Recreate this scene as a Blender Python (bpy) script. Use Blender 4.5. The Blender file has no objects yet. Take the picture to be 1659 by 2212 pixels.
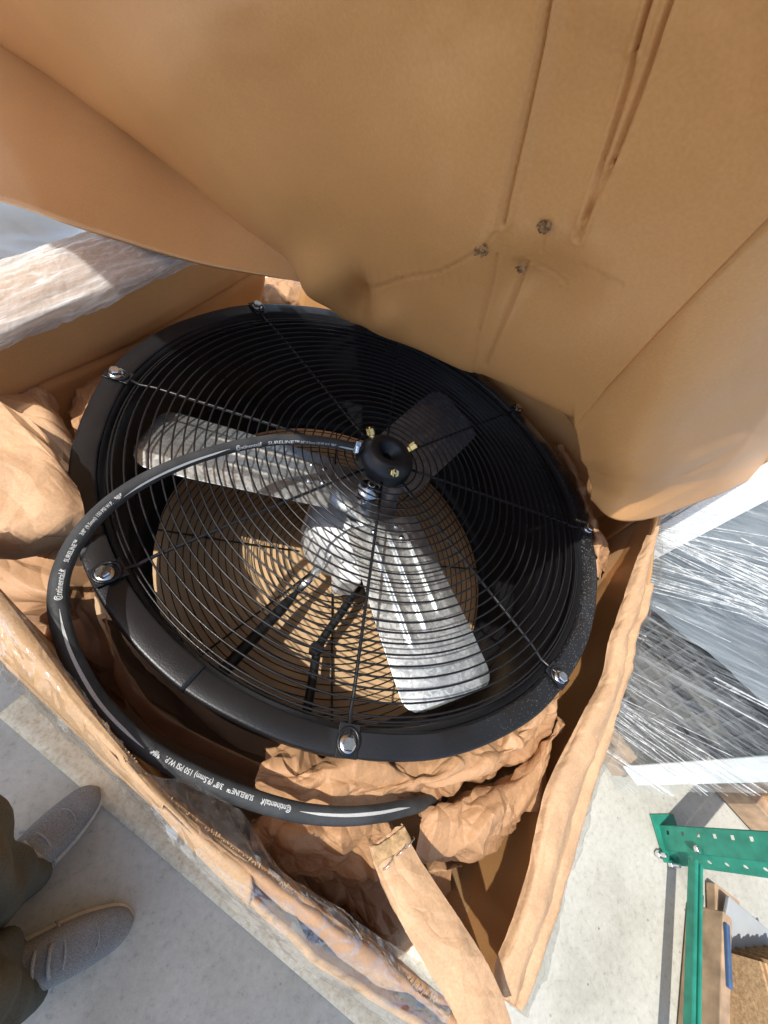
import bpy, bmesh, math, random
import numpy as np
from mathutils import Vector, Matrix

# ------------------------------------------------------------------ camera, light, exposure
sc = bpy.context.scene
CAM_H = 1.25
M = np.array([[0.93764092, 0.19941136, 0.28471848],
              [0.0, -0.81908535, 0.57367168],
              [0.34760539, -0.53789804, -0.76800794]])      # camera (right, down, forward) -> world
FPX, CX, CY = 880.0, 829.5, 1106.0
cam_d = bpy.data.cameras.new('camera')
cam = bpy.data.objects.new('camera', cam_d)
sc.collection.objects.link(cam)
cam_d.sensor_fit = 'HORIZONTAL'
cam_d.sensor_width = 36.0
cam_d.lens = 36.0 * FPX / 1659.0
cam_d.clip_start = 0.01
cam_d.clip_end = 400.0
r_, u_, b_ = M[:, 0], -M[:, 1], -M[:, 2]
cam.matrix_world = Matrix(((r_[0], u_[0], b_[0], 0), (r_[1], u_[1], b_[1], 0), (r_[2], u_[2], b_[2], CAM_H), (0, 0, 0, 1)))
sc.camera = cam

SUN_EL, SUN_TRAVEL = math.radians(59.0), math.radians(25.0)
SUN_STRENGTH, SKY_STRENGTH, EXPOSURE = 2.75, 0.15, 0.86
wd = bpy.data.worlds.new('World')
sc.world = wd
wd.use_nodes = True
nt = wd.node_tree
sky = nt.nodes.new('ShaderNodeTexSky')
sky.sky_type = 'NISHITA'
sky.sun_disc = False
sky.sun_elevation = SUN_EL
sky.dust_density = 1.6
sky.air_density = 0.9
sky.ozone_density = 0.8
sky.sun_rotation = math.radians(90) - (SUN_TRAVEL + math.pi)
nt.links.new(sky.outputs[0], nt.nodes['Background'].inputs[0])
nt.nodes['Background'].inputs[1].default_value = SKY_STRENGTH
sl = bpy.data.lights.new('sun', 'SUN')
sl.energy = SUN_STRENGTH
sl.angle = math.radians(0.55)
sl.color = (1.0, 0.965, 0.90)
sun = bpy.data.objects.new('sun', sl)
sc.collection.objects.link(sun)
LT = Vector((math.cos(SUN_TRAVEL) * math.cos(SUN_EL), math.sin(SUN_TRAVEL) * math.cos(SUN_EL), -math.sin(SUN_EL)))
sun.rotation_euler = LT.to_track_quat('-Z', 'Y').to_euler()
sun.location = (-3, -2, 5)
vs = sc.view_settings
vs.view_transform = 'Standard'
vs.look = 'None'
vs.exposure = EXPOSURE
vs.gamma = 1.0
vs.use_curve_mapping = False
sc.cycles.use_denoising = True
sc.cycles.max_bounces = 10
sc.cycles.transparent_max_bounces = 24
sc.cycles.caustics_reflective = True

# ------------------------------------------------------------------ helpers
rng = np.random.RandomState(7)
random.seed(7)
COL = sc.collection

def at(x, y, h):
    """point of the place that lies h metres below the camera's height along a sight line"""
    w = M @ np.array([x - CX, y - CY, FPX])
    w = w * (h / -w[2])
    return np.array([w[0], w[1], CAM_H - h])

AX = np.array([math.cos(math.radians(-32)), math.sin(math.radians(-32))])   # box axes
BX = np.array([math.cos(math.radians(58)), math.sin(math.radians(58))])
def box_pt(a, b, z):
    p = AX * a + BX * b
    return np.array([p[0], p[1], z])
def to_ab(p):
    return float(p[0] * AX[0] + p[1] * AX[1]), float(p[0] * BX[0] + p[1] * BX[1])

def on_plane(x, y, p0, n):
    """where the sight line meets a plane"""
    w = M @ np.array([x - CX, y - CY, FPX])
    o = np.array([0, 0, CAM_H])
    t = np.dot(np.array(p0) - o, n) / np.dot(w, n)
    return o + w * t

def tag(o, label=None, cat=None, group=None, kind=None):
    if label: o['label'] = label
    if cat: o['category'] = cat
    if group: o['group'] = group
    if kind: o['kind'] = kind
    return o

def empty(name, loc=(0, 0, 0), rz=0):
    o = bpy.data.objects.new(name, None)
    o.empty_display_size = 0.05
    o.location = loc
    o.rotation_euler = (0, 0, rz)
    COL.objects.link(o)
    return o

def mesh(name, verts, faces, mat, parent=None, smooth=True):
    me = bpy.data.meshes.new(name)
    me.from_pydata([tuple(map(float, v)) for v in verts], [], faces)
    me.update()
    if smooth:
        me.polygons.foreach_set('use_smooth', [True] * len(me.polygons))
    o = bpy.data.objects.new(name, me)
    COL.objects.link(o)
    if mat: me.materials.append(mat)
    if parent: o.parent = parent
    return o

def sharp(o, ang=35):
    bm = bmesh.new(); bm.from_mesh(o.data)
    a = math.radians(ang)
    for e in bm.edges:
        e.smooth = not (len(e.link_faces) == 2 and e.calc_face_angle(0) > a)
    bm.to_mesh(o.data); bm.free()
    return o

def fix_normals(o):
    bm = bmesh.new(); bm.from_mesh(o.data)
    bmesh.ops.recalc_face_normals(bm, faces=bm.faces)
    bm.to_mesh(o.data); bm.free()
    return o

def catmull(P, n):
    """resample rows of points (k, ...) to n rows"""
    P = np.asarray(P, float)
    k = len(P)
    if k == 2:
        t = np.linspace(0, 1, n).reshape((-1,) + (1,) * (P.ndim - 1))
        return P[0] * (1 - t) + P[1] * t
    Q = np.concatenate([[2 * P[0] - P[1]], P, [2 * P[-1] - P[-2]]])
    out = []
    for t in np.linspace(0, k - 1, n):
        i = min(int(t), k - 2); f = t - i
        p0, p1, p2, p3 = Q[i], Q[i + 1], Q[i + 2], Q[i + 3]
        out.append(0.5 * (2 * p1 + (p2 - p0) * f + (2 * p0 - 5 * p1 + 4 * p2 - p3) * f * f + (3 * p1 - p0 - 3 * p2 + p3) * f ** 3))
    return np.array(out)

def smooth_noise(u, v, seed):
    r = np.random.RandomState(seed)
    g = r.rand(64, 64) * 2 - 1
    iu, iv = np.floor(u).astype(int), np.floor(v).astype(int)
    fu, fv = u - iu, v - iv
    fu = fu * fu * (3 - 2 * fu); fv = fv * fv * (3 - 2 * fv)
    G = lambda a, b: g[a % 64, b % 64]
    return (G(iu, iv) * (1 - fu) + G(iu + 1, iv) * fu) * (1 - fv) + (G(iu, iv + 1) * (1 - fu) + G(iu + 1, iv + 1) * fu) * fv

def facet(u, v, seed):
    """creased, piecewise flat noise: triangles on a warped lattice"""
    wu = u + 0.55 * smooth_noise(u * 0.7 + 3.1, v * 0.7, seed + 1)
    wv = v + 0.55 * smooth_noise(u * 0.7, v * 0.7 + 9.7, seed + 2)
    r = np.random.RandomState(seed)
    g = r.rand(64, 64) * 2 - 1
    iu, iv = np.floor(wu).astype(int), np.floor(wv).astype(int)
    fu, fv = wu - iu, wv - iv
    G = lambda a, b: g[a % 64, b % 64]
    a, b, c_, d = G(iu, iv), G(iu + 1, iv), G(iu, iv + 1), G(iu + 1, iv + 1)
    flip = ((iu + iv) % 2).astype(bool)
    lo = np.where(fu + fv < 1, a + (b - a) * fu + (c_ - a) * fv, d + (c_ - d) * (1 - fu) + (b - d) * (1 - fv))
    hi = np.where(fu > fv, a + (b - a) * fu + (d - b) * fv, a + (d - c_) * fu + (c_ - a) * fv)
    return np.where(flip, hi, lo)

def grid_surface(rows, nu, nv):
    """rows: list of equally long point lists -> (nv, nu, 3) smooth surface"""
    A = np.array(rows, float)
    A = catmull(A, nv)
    A = np.swapaxes(catmull(np.swapaxes(A, 0, 1), nu), 0, 1)
    return A

def surf_normals(S):
    du = np.gradient(S, axis=1); dv = np.gradient(S, axis=0)
    n = np.cross(du, dv)
    return n / (np.linalg.norm(n, axis=2, keepdims=True) + 1e-12)

def surf_uv(S):
    du = np.linalg.norm(np.diff(S, axis=1), axis=2).mean(axis=0)
    dv = np.linalg.norm(np.diff(S, axis=0), axis=2).mean(axis=1)
    u = np.concatenate([[0], np.cumsum(du)]); v = np.concatenate([[0], np.cumsum(dv)])
    return np.meshgrid(u, v)

def sheet(name, rows, nu, nv, mat, parent=None, crumple=(), thick=0.0, extra=None, seed=1, edge_fade=0.0, offset=0, ragged=0.0, smooth=True, ridge=False):
    """a bent sheet; crumple = [(cell size m, amplitude m), ...]"""
    S = grid_surface(rows, nu, nv)
    N = surf_normals(S)
    U, V = surf_uv(S)
    D = np.zeros(S.shape[:2])
    for i, (cell, amp) in enumerate(crumple):
        cu, cv_ = cell if isinstance(cell, tuple) else (cell, cell)
        f_ = facet(U / cu + 11.3 * i, V / cv_ + 5.7 * i, seed * 13 + i * 101)
        D += amp * (f_ if not ridge else 0.85 * f_ + 0.6 * (0.38 - np.abs(facet(U / cu * .8 + 31.3 * i + .37 * V / cv_, V / cv_ * .8 - 17.7 * i - .37 * U / cu, seed * 17 + i * 57))))
    if edge_fade:
        e = np.minimum(np.minimum(U - U.min(), U.max() - U), np.minimum(V - V.min(), V.max() - V)) / edge_fade
        D *= np.clip(e, 0.15, 1)
    if extra is not None:
        D = D + extra(S, U, V)
    S = S + N * D[..., None]
    if ragged:
        for edge in (0, -1):
            dirv = (S[edge] - S[1 if edge == 0 else -2])
            dirv = dirv / (np.linalg.norm(dirv, axis=1, keepdims=True) + 1e-9)
            S[edge] += dirv * (ragged * (facet(U[0] / (ragged * 7), U[0] * 0 + 3.3, seed + 77) + .5 * facet(U[0] / (ragged * 2), U[0] * 0 + 8.3, seed + 78))[:, None])
    verts = S.reshape(-1, 3)
    faces = [(j * nu + i, j * nu + i + 1, (j + 1) * nu + i + 1, (j + 1) * nu + i) for j in range(nv - 1) for i in range(nu - 1)]
    o = mesh(name, verts, faces, mat, parent, smooth)
    if thick:
        m = o.modifiers.new('thickness', 'SOLIDIFY')
        m.thickness = thick; m.offset = offset
    return o

def tube(name, pts, r, mat, parent=None, seg=8, closed=False, cap=True, flat=1.0):
    pts = np.asarray(pts, float)
    n = len(pts)
    rr = np.full(n, r) if np.isscalar(r) else np.asarray(r)
    T = np.roll(pts, -1, 0) - np.roll(pts, 1, 0)
    if not closed:
        T[0] = pts[1] - pts[0]; T[-1] = pts[-1] - pts[-2]
    T /= np.linalg.norm(T, axis=1, keepdims=True)
    ref = np.array([0, 0, 1.0])
    if abs(T[0] @ ref) > 0.9: ref = np.array([1.0, 0, 0])
    nrm = ref - T[0] * (ref @ T[0]); nrm /= np.linalg.norm(nrm)
    verts = []
    for i in range(n):
        nrm = nrm - T[i] * (nrm @ T[i]); nrm /= np.linalg.norm(nrm)
        bn = np.cross(T[i], nrm)
        for k in range(seg):
            a = 2 * math.pi * k / seg
            verts.append(pts[i] + rr[i] * (math.cos(a) * nrm * flat + math.sin(a) * bn))
    faces = []
    for i in range(n if closed else n - 1):
        j = (i + 1) % n
        for k in range(seg):
            k2 = (k + 1) % seg
            faces.append((i * seg + k, i * seg + k2, j * seg + k2, j * seg + k))
    if cap and not closed:
        faces.append(tuple(range(seg))[::-1]); faces.append(tuple((n - 1) * seg + k for k in range(seg)))
    return mesh(name, verts, faces, mat, parent)

def lathe(name, prof, mat, parent=None, seg=96, a0=0.0, a1=2 * math.pi, wob=None, centre=(0, 0, 0)):
    """profile of (r, z) turned about z; prof is open"""
    full = abs(a1 - a0 - 2 * math.pi) < 1e-6
    n = seg if full else seg + 1
    verts, faces = [], []
    for i in range(n):
        a = a0 + (a1 - a0) * i / seg
        for j, (r, z) in enumerate(prof):
            dr, dz = wob(a, j, r, z) if wob else (0, 0)
            verts.append((centre[0] + (r + dr) * math.cos(a), centre[1] + (r + dr) * math.sin(a), centre[2] + z + dz))
    k = len(prof)
    for i in range(seg):
        i2 = (i + 1) % n
        for j in range(k - 1):
            faces.append((i * k + j, i2 * k + j, i2 * k + j + 1, i * k + j + 1))
    o = mesh(name, verts, faces, mat, parent)
    return o

def boxmesh(name, size, mat, parent=None, loc=(0, 0, 0), rot=None, bevel=0.0):
    bm = bmesh.new()
    bmesh.ops.create_cube(bm, size=1.0)
    bmesh.ops.scale(bm, vec=size, verts=bm.verts)
    if bevel:
        bmesh.ops.bevel(bm, geom=bm.edges[:], offset=bevel, segments=2, affect='EDGES', profile=0.5)
    me = bpy.data.meshes.new(name)
    bm.to_mesh(me); bm.free()
    me.materials.append(mat)
    o = bpy.data.objects.new(name, me)
    COL.objects.link(o)
    o.location = loc
    if rot is not None:
        o.rotation_euler = rot if not isinstance(rot, Matrix) else rot.to_euler()
    if parent: o.parent = parent
    return o

def hexprism(name, r, h, mat, parent, mtx, sides=6, bevel=0.0012):
    bm = bmesh.new()
    bmesh.ops.create_cone(bm, cap_ends=True, segments=sides, radius1=r, radius2=r, depth=h)
    if bevel:
        bmesh.ops.bevel(bm, geom=bm.edges[:], offset=bevel, segments=1, affect='EDGES')
    me = bpy.data.meshes.new(name); bm.to_mesh(me); bm.free()
    me.materials.append(mat)
    o = bpy.data.objects.new(name, me); COL.objects.link(o)
    o.parent = parent
    o.matrix_local = mtx
    return o

# ------------------------------------------------------------------ materials
def new_mat(name):
    m = bpy.data.materials.new(name)
    m.use_nodes = True
    return m, m.node_tree, m.node_tree.nodes['Principled BSDF']

def N(nt, t, **kw):
    n = nt.nodes.new(t)
    for k, v in kw.items():
        if k in n.inputs: n.inputs[k].default_value = v
        else: setattr(n, k, v)
    return n

def ramp(nt, fac, stops):
    r = nt.nodes.new('ShaderNodeValToRGB')
    el = r.color_ramp.elements
    while len(el) < len(stops): el.new(0.5)
    for e, (p, c) in zip(el, stops):
        e.position = p
        e.color = c if len(c) == 4 else (*c, 1)
    nt.links.new(fac, r.inputs[0])
    return r

def coords(nt, scale=(1, 1, 1), rot=(0, 0, 0), kind='Object'):
    tc = nt.nodes.new('ShaderNodeTexCoord')
    mp = nt.nodes.new('ShaderNodeMapping')
    mp.inputs['Scale'].default_value = scale
    mp.inputs['Rotation'].default_value = rot
    nt.links.new(tc.outputs[kind], mp.inputs[0])
    return mp.outputs[0]

def bump(nt, bsdf, h, strength=0.3, dist=0.001):
    b = nt.nodes.new('ShaderNodeBump')
    b.inputs['Strength'].default_value = strength
    b.inputs['Distance'].default_value = dist
    nt.links.new(h, b.inputs['Height'])
    nt.links.new(b.outputs[0], bsdf.inputs['Normal'])
    return b

def kraft(name, base, var=0.12, fibre=1.0, rough=0.75, flute=0.0, flute_rot=0.0, spec=0.3, blotch=9.0, bmp=0.25):
    m, nt, p = new_mat(name)
    co = coords(nt)
    n1 = N(nt, 'ShaderNodeTexNoise', Scale=blotch, Detail=5.0, Roughness=0.6)
    n2 = N(nt, 'ShaderNodeTexNoise', Scale=420.0, Detail=3.0)
    nt.links.new(co, n1.inputs[0]); nt.links.new(co, n2.inputs[0])
    b = np.array(base)
    r1 = ramp(nt, n1.outputs[0], [(0.3, tuple(b * (1 - var))), (0.7, tuple(b * (1 + var)))])
    r2 = ramp(nt, n2.outputs[0], [(0.3, (0.82, 0.80, 0.78)), (0.7, (1.12, 1.12, 1.12))])
    mx = N(nt, 'ShaderNodeMix', data_type='RGBA', blend_type='MULTIPLY')
    mx.inputs[0].default_value = 0.8 * fibre
    nt.links.new(r1.outputs[0], mx.inputs[6]); nt.links.new(r2.outputs[0], mx.inputs[7])
    nt.links.new(mx.outputs[2], p.inputs['Base Color'])
    p.inputs['Roughness'].default_value = rough
    p.inputs['Specular IOR Level'].default_value = spec
    if flute:
        co2 = coords(nt, (1, 1, 1), (0, 0, flute_rot))
        w = N(nt, 'ShaderNodeTexWave', Scale=38.0, Distortion=0.6)
        w.inputs['Detail'].default_value = 1.0
        nt.links.new(co2, w.inputs[0])
        ad = N(nt, 'ShaderNodeMath', operation='MULTIPLY_ADD')
        ad.inputs[1].default_value = flute
        nt.links.new(w.outputs[1], ad.inputs[0]); nt.links.new(n2.outputs[0], ad.inputs[2])
        bump(nt, p, ad.outputs[0], 0.25, 0.0006)
    else:
        bump(nt, p, n2.outputs[0], bmp, 0.0004)
    return m

M_CARD = kraft('cardboard_inside', (0.585, 0.300, 0.115), 0.06, 0.45, 0.40, spec=0.5, blotch=6.0, bmp=0.05)
M_CARD2 = kraft('cardboard_outside', (0.50, 0.30, 0.145), 0.10, 0.8, 0.6, spec=0.4)
M_PAPER = kraft('kraft_paper', (0.45, 0.255, 0.13), 0.10, 0.6, 0.55, spec=0.4, blotch=14.0)
M_PAPER2 = kraft('kraft_paper_pale', (0.50, 0.315, 0.18), 0.14, 0.7, 0.6, spec=0.35, blotch=22.0)
M_BOTTOM = kraft('cardboard_bottom', (0.54, 0.365, 0.205), 0.08, 0.5, 0.6, spec=0.3, blotch=7.0, bmp=0.1)
M_SCAR = kraft('torn_scar', (0.25, 0.15, 0.075), 0.7, 1.0, 0.9, spec=0.1, blotch=260.0)
M_TORN = kraft('torn_cardboard', (0.42, 0.28, 0.15), 0.35, 1.0, 0.9, spec=0.1, blotch=150.0)

def m_black(name, rough=0.34, flecks=False, base=0.012):
    m, nt, p = new_mat(name)
    co = coords(nt)
    n = N(nt, 'ShaderNodeTexNoise', Scale=600.0, Detail=2.0)
    n2 = N(nt, 'ShaderNodeTexNoise', Scale=14.0, Detail=6.0)
    nt.links.new(co, n.inputs[0]); nt.links.new(co, n2.inputs[0])
    rr = ramp(nt, n2.outputs[0], [(0.3, (rough - 0.07,) * 3), (0.75, (rough + 0.12,) * 3)])
    nt.links.new(rr.outputs[0], p.inputs['Roughness'])
    p.inputs['Base Color'].default_value = (base, base * 1.02, base * 1.15, 1)
    p.inputs['Specular IOR Level'].default_value = 0.4
    if flecks:
        v = N(nt, 'ShaderNodeTexVoronoi', Scale=330.0)
        nt.links.new(co, v.inputs[0])
        n3 = N(nt, 'ShaderNodeTexNoise', Scale=7.0, Detail=4.0); nt.links.new(co, n3.inputs[0])
        # flecks of bright scuffing gather where the rim has been rubbed (the side by the strip and the edges)
        sx = N(nt, 'ShaderNodeSeparateXYZ'); nt.links.new(co, sx.inputs[0])
        side = N(nt, 'ShaderNodeMapRange'); side.inputs[1].default_value = 0.05; side.inputs[2].default_value = 0.36
        nt.links.new(sx.outputs[0], side.inputs[0])
        th = N(nt, 'ShaderNodeMath', operation='MULTIPLY'); nt.links.new(side.outputs[0], th.inputs[0]); nt.links.new(n3.outputs[0], th.inputs[1])
        th2 = N(nt, 'ShaderNodeMath', operation='MULTIPLY_ADD'); th2.inputs[1].default_value = 0.30; th2.inputs[2].default_value = 0.035
        nt.links.new(th.outputs[0], th2.inputs[0])
        lt = N(nt, 'ShaderNodeMath', operation='LESS_THAN'); nt.links.new(v.outputs[0], lt.inputs[0]); nt.links.new(th2.outputs[0], lt.inputs[1])
        mx = N(nt, 'ShaderNodeMix', data_type='RGBA'); nt.links.new(lt.outputs[0], mx.inputs[0])
        mx.inputs[6].default_value = (base, base * 1.02, base * 1.15, 1); mx.inputs[7].default_value = (0.26, 0.25, 0.24, 1)
        nt.links.new(mx.outputs[2], p.inputs['Base Color'])
    bump(nt, p, n.outputs[0], 0.4, 0.0005)
    return m
M_BLACK = m_black('black_powder_coat')
M_RIM = m_black('black_scuffed_rim', 0.33, True)
M_WIRE = m_black('black_coated_wire', 0.30, base=0.010)
M_HUB = m_black('black_moulded_plastic', 0.36, base=0.014)

def m_galv():
    m, nt, p = new_mat('galvanised_steel')
    co = coords(nt)
    v = N(nt, 'ShaderNodeTexVoronoi', Scale=190.0); v.feature = 'F1'
    n0 = N(nt, 'ShaderNodeTexNoise', Scale=60.0, Detail=3.0)
    nt.links.new(co, n0.inputs[0])
    mxv = N(nt, 'ShaderNodeMix', data_type='VECTOR'); mxv.inputs[0].default_value = 0.03
    nt.links.new(co, mxv.inputs[4]); nt.links.new(n0.outputs[1], mxv.inputs[5])
    nt.links.new(mxv.outputs[1], v.inputs[0])
    sp = N(nt, 'ShaderNodeSeparateColor'); nt.links.new(v.outputs[1], sp.inputs[0])
    n1 = N(nt, 'ShaderNodeTexNoise', Scale=35.0, Detail=6.0, Roughness=0.65); nt.links.new(co, n1.inputs[0])
    cmb = N(nt, 'ShaderNodeMath', operation='MULTIPLY_ADD'); cmb.inputs[1].default_value = 0.45
    nt.links.new(sp.outputs[0], cmb.inputs[0]); nt.links.new(n1.outputs[0], cmb.inputs[2])
    cr = ramp(nt, cmb.outputs[0], [(0.45, (0.36, 0.385, 0.385)), (0.7, (0.44, 0.465, 0.465)), (0.95, (0.56, 0.585, 0.58))])
    nt.links.new(cr.outputs[0], p.inputs['Base Color'])
    rr = ramp(nt, cmb.outputs[0], [(0.35, (0.27,) * 3), (0.95, (0.38,) * 3)])
    nt.links.new(rr.outputs[0], p.inputs['Roughness'])
    p.inputs['Metallic'].default_value = 0.8
    return m
M_GALV = m_galv()

def plain(name, col, rough=0.5, metal=0.0, spec=0.5, nscale=60.0, var=0.12, bstr=0.1, coat=0.0):
    m, nt, p = new_mat(name)
    co = coords(nt)
    n = N(nt, 'ShaderNodeTexNoise', Scale=nscale, Detail=5.0); nt.links.new(co, n.inputs[0])
    c = np.array(col)
    r = ramp(nt, n.outputs[0], [(0.3, tuple(c * (1 - var))), (0.7, tuple(np.minimum(c * (1 + var), 1)))])
    nt.links.new(r.outputs[0], p.inputs['Base Color'])
    p.inputs['Roughness'].default_value = rough
    p.inputs['Metallic'].default_value = metal
    p.inputs['Specular IOR Level'].default_value = spec
    p.inputs['Coat Weight'].default_value = coat
    if bstr: bump(nt, p, n.outputs[0], bstr, 0.0008)
    return m
M_ZINC = plain('zinc_bolt', (0.72, 0.74, 0.75), 0.22, 1.0, nscale=300)
M_BRASS = plain('brass', (0.83, 0.60, 0.24), 0.24, 1.0, nscale=300)
M_MOTOR = plain('motor_white_paint', (0.74, 0.75, 0.76), 0.42, 0.0, nscale=30, var=0.05)
M_STEEL = plain('bright_steel', (0.70, 0.72, 0.72), 0.2, 1.0, nscale=120)
M_PRINT = plain('white_print', (0.48, 0.49, 0.48), 0.55, nscale=900, var=0.15, bstr=0)
M_WHITE = plain('white_board', (0.80, 0.82, 0.82), 0.5, nscale=20, var=0.05)
M_GREEN = plain('green_rack_paint', (0.020, 0.21, 0.145), 0.40, nscale=30, var=0.22, coat=0.1)
M_WOOD = plain('pallet_wood', (0.40, 0.27, 0.17), 0.75, nscale=26, var=0.3, bstr=0.4)
M_BLUE = plain('blue_paint', (0.05, 0.10, 0.20), 0.55, nscale=30, var=0.25)
M_GREYSHEET = plain('grey_sheet', (0.34, 0.36, 0.37), 0.6, nscale=12, var=0.08)
M_DARK = plain('dark_plastic', (0.035, 0.038, 0.042), 0.5, nscale=30)
M_SOLE = plain('shoe_sole', (0.55, 0.48, 0.38), 0.7, nscale=150)

def m_rubber():
    m, nt, p = new_mat('black_rubber')
    co = coords(nt)
    v = N(nt, 'ShaderNodeTexVoronoi', Scale=330.0); nt.links.new(co, v.inputs[0])
    n = N(nt, 'ShaderNodeTexNoise', Scale=40.0, Detail=6.0); nt.links.new(co, n.inputs[0])
    r = ramp(nt, n.outputs[0], [(0.35, (0.030, 0.032, 0.034)), (0.75, (0.055, 0.058, 0.060))])
    nt.links.new(r.outputs[0], p.inputs['Base Color'])
    p.inputs['Roughness'].default_value = 0.62
    p.inputs['Specular IOR Level'].default_value = 0.35
    bump(nt, p, v.outputs[0], 0.35, 0.0005)
    return m
M_RUBBER = m_rubber()

def m_film(name, haze=0.10, tint=(0.93, 0.96, 0.97), rough=0.10, streak=None, gloss=0.16):
    """clear stretch film: mostly see-through, glossy, a little milky"""
    m, nt, p = new_mat(name)
    nt.nodes.remove(p)
    out = nt.nodes['Material Output']
    tr = N(nt, 'ShaderNodeBsdfTransparent', Color=(0.97, 0.98, 0.98, 1))
    gl = N(nt, 'ShaderNodeBsdfGlossy', Roughness=rough)
    df = N(nt, 'ShaderNodeBsdfDiffuse', Color=(*tint, 1))
    tl = N(nt, 'ShaderNodeBsdfTranslucent', Color=(*tint, 1))
    dm = N(nt, 'ShaderNodeMixShader'); dm.inputs[0].default_value = 0.4
    nt.links.new(df.outputs[0], dm.inputs[1]); nt.links.new(tl.outputs[0], dm.inputs[2])
    lw = N(nt, 'ShaderNodeLayerWeight', Blend=0.35)
    mr = N(nt, 'ShaderNodeMapRange'); mr.inputs[3].default_value = gloss * 0.4; mr.inputs[4].default_value = gloss * 3.2
    nt.links.new(lw.outputs['Fresnel'], mr.inputs[0])
    a = N(nt, 'ShaderNodeMixShader'); nt.links.new(mr.outputs[0], a.inputs[0])
    nt.links.new(tr.outputs[0], a.inputs[1]); nt.links.new(gl.outputs[0], a.inputs[2])
    b = N(nt, 'ShaderNodeMixShader')
    if streak:
        scl, rot, lo, hi = streak
        co = coords(nt, scl, rot); co.node.vector_type = 'TEXTURE'
        n = N(nt, 'ShaderNodeTexNoise', Scale=1.0, Detail=4.0, Roughness=0.65, Distortion=0.25); nt.links.new(co, n.inputs[0])
        co2 = coords(nt, tuple(s / 2.3 for s in scl), tuple(r + 0.14 for r in rot)); co2.node.vector_type = 'TEXTURE'
        nb = N(nt, 'ShaderNodeTexNoise', Scale=1.0, Detail=3.0, Roughness=0.6); nt.links.new(co2, nb.inputs[0])
        mxn = N(nt, 'ShaderNodeMath', operation='MAXIMUM'); nt.links.new(n.outputs[0], mxn.inputs[0]); nt.links.new(nb.outputs[0], mxn.inputs[1])
        rp = ramp(nt, mxn.outputs[0], [(0.50, (lo,) * 3), (0.58, (lo + (hi - lo) * 0.25,) * 3), (0.72, (hi,) * 3)])
        nt.links.new(rp.outputs[0], b.inputs[0])
    else:
        co = coords(nt)
        n = N(nt, 'ShaderNodeTexNoise', Scale=45.0, Detail=5.0, Roughness=0.7); nt.links.new(co, n.inputs[0])
        rp = ramp(nt, n.outputs[0], [(0.4, (haze * 0.4,) * 3), (0.75, (haze * 2.2,) * 3)])
        nt.links.new(rp.outputs[0], b.inputs[0])
    nt.links.new(a.outputs[0], b.inputs[1]); nt.links.new(dm.outputs[0], b.inputs[2])
    nt.links.new(b.outputs[0], out.inputs['Surface'])
    return m
M_FILM = m_film('clear_stretch_film', 0.05, gloss=0.085, rough=0.07)
M_FILM_MILKY = m_film('milky_stretch_film', gloss=0.2, rough=0.15, streak=((0.012, 0.16, 0.012), (0, 0, math.radians(-27)), 0.45, 0.98))

def m_floor():
    m, nt, p = new_mat('concrete_floor')
    co = coords(nt)
    n1 = N(nt, 'ShaderNodeTexNoise', Scale=3.2, Detail=8.0, Roughness=0.62); nt.links.new(co, n1.inputs[0])
    n2 = N(nt, 'ShaderNodeTexNoise', Scale=60.0, Detail=9.0, Roughness=0.78); nt.links.new(co, n2.inputs[0])
    n3 = N(nt, 'ShaderNodeTexVoronoi', Scale=30.0); nt.links.new(co, n3.inputs[0])
    r1 = ramp(nt, n1.outputs[0], [(0.3, (0.34, 0.33, 0.28)), (0.5, (0.46, 0.45, 0.395)), (0.72, (0.53, 0.52, 0.47))])
    r2 = ramp(nt, n2.outputs[0], [(0.30, (0.52, 0.52, 0.50)), (0.45, (0.92, 0.92, 0.91)), (0.56, (1.0, 1.0, 1.0)), (0.70, (1.14, 1.14, 1.14))])
    mx = N(nt, 'ShaderNodeMix', data_type='RGBA', blend_type='MULTIPLY'); mx.inputs[0].default_value = 0.9
    nt.links.new(r1.outputs[0], mx.inputs[6]); nt.links.new(r2.outputs[0], mx.inputs[7])
    sp = ramp(nt, n3.outputs[0], [(0.05, (0.35, 0.33, 0.3)), (0.11, (1, 1, 1))])
    n4 = N(nt, 'ShaderNodeTexNoise', Scale=9.0, Detail=2.0); nt.links.new(co, n4.inputs[0])
    gate = ramp(nt, n4.outputs[0], [(0.50, (0, 0, 0)), (0.58, (1, 1, 1))])
    mx2 = N(nt, 'ShaderNodeMix', data_type='RGBA', blend_type='MULTIPLY')
    nt.links.new(gate.outputs[0], mx2.inputs[0]); nt.links.new(mx.outputs[2], mx2.inputs[6]); nt.links.new(sp.outputs[0], mx2.inputs[7])
    nt.links.new(mx2.outputs[2], p.inputs['Base Color'])
    rr = ramp(nt, n2.outputs[0], [(0.35, (0.42,) * 3), (0.65, (0.62,) * 3)])
    nt.links.new(rr.outputs[0], p.inputs['Roughness'])
    p.inputs['Specular IOR Level'].default_value = 0.4
    bump(nt, p, n2.outputs[0], 0.4, 0.003)
    return m
M_FLOOR = m_floor()

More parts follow.
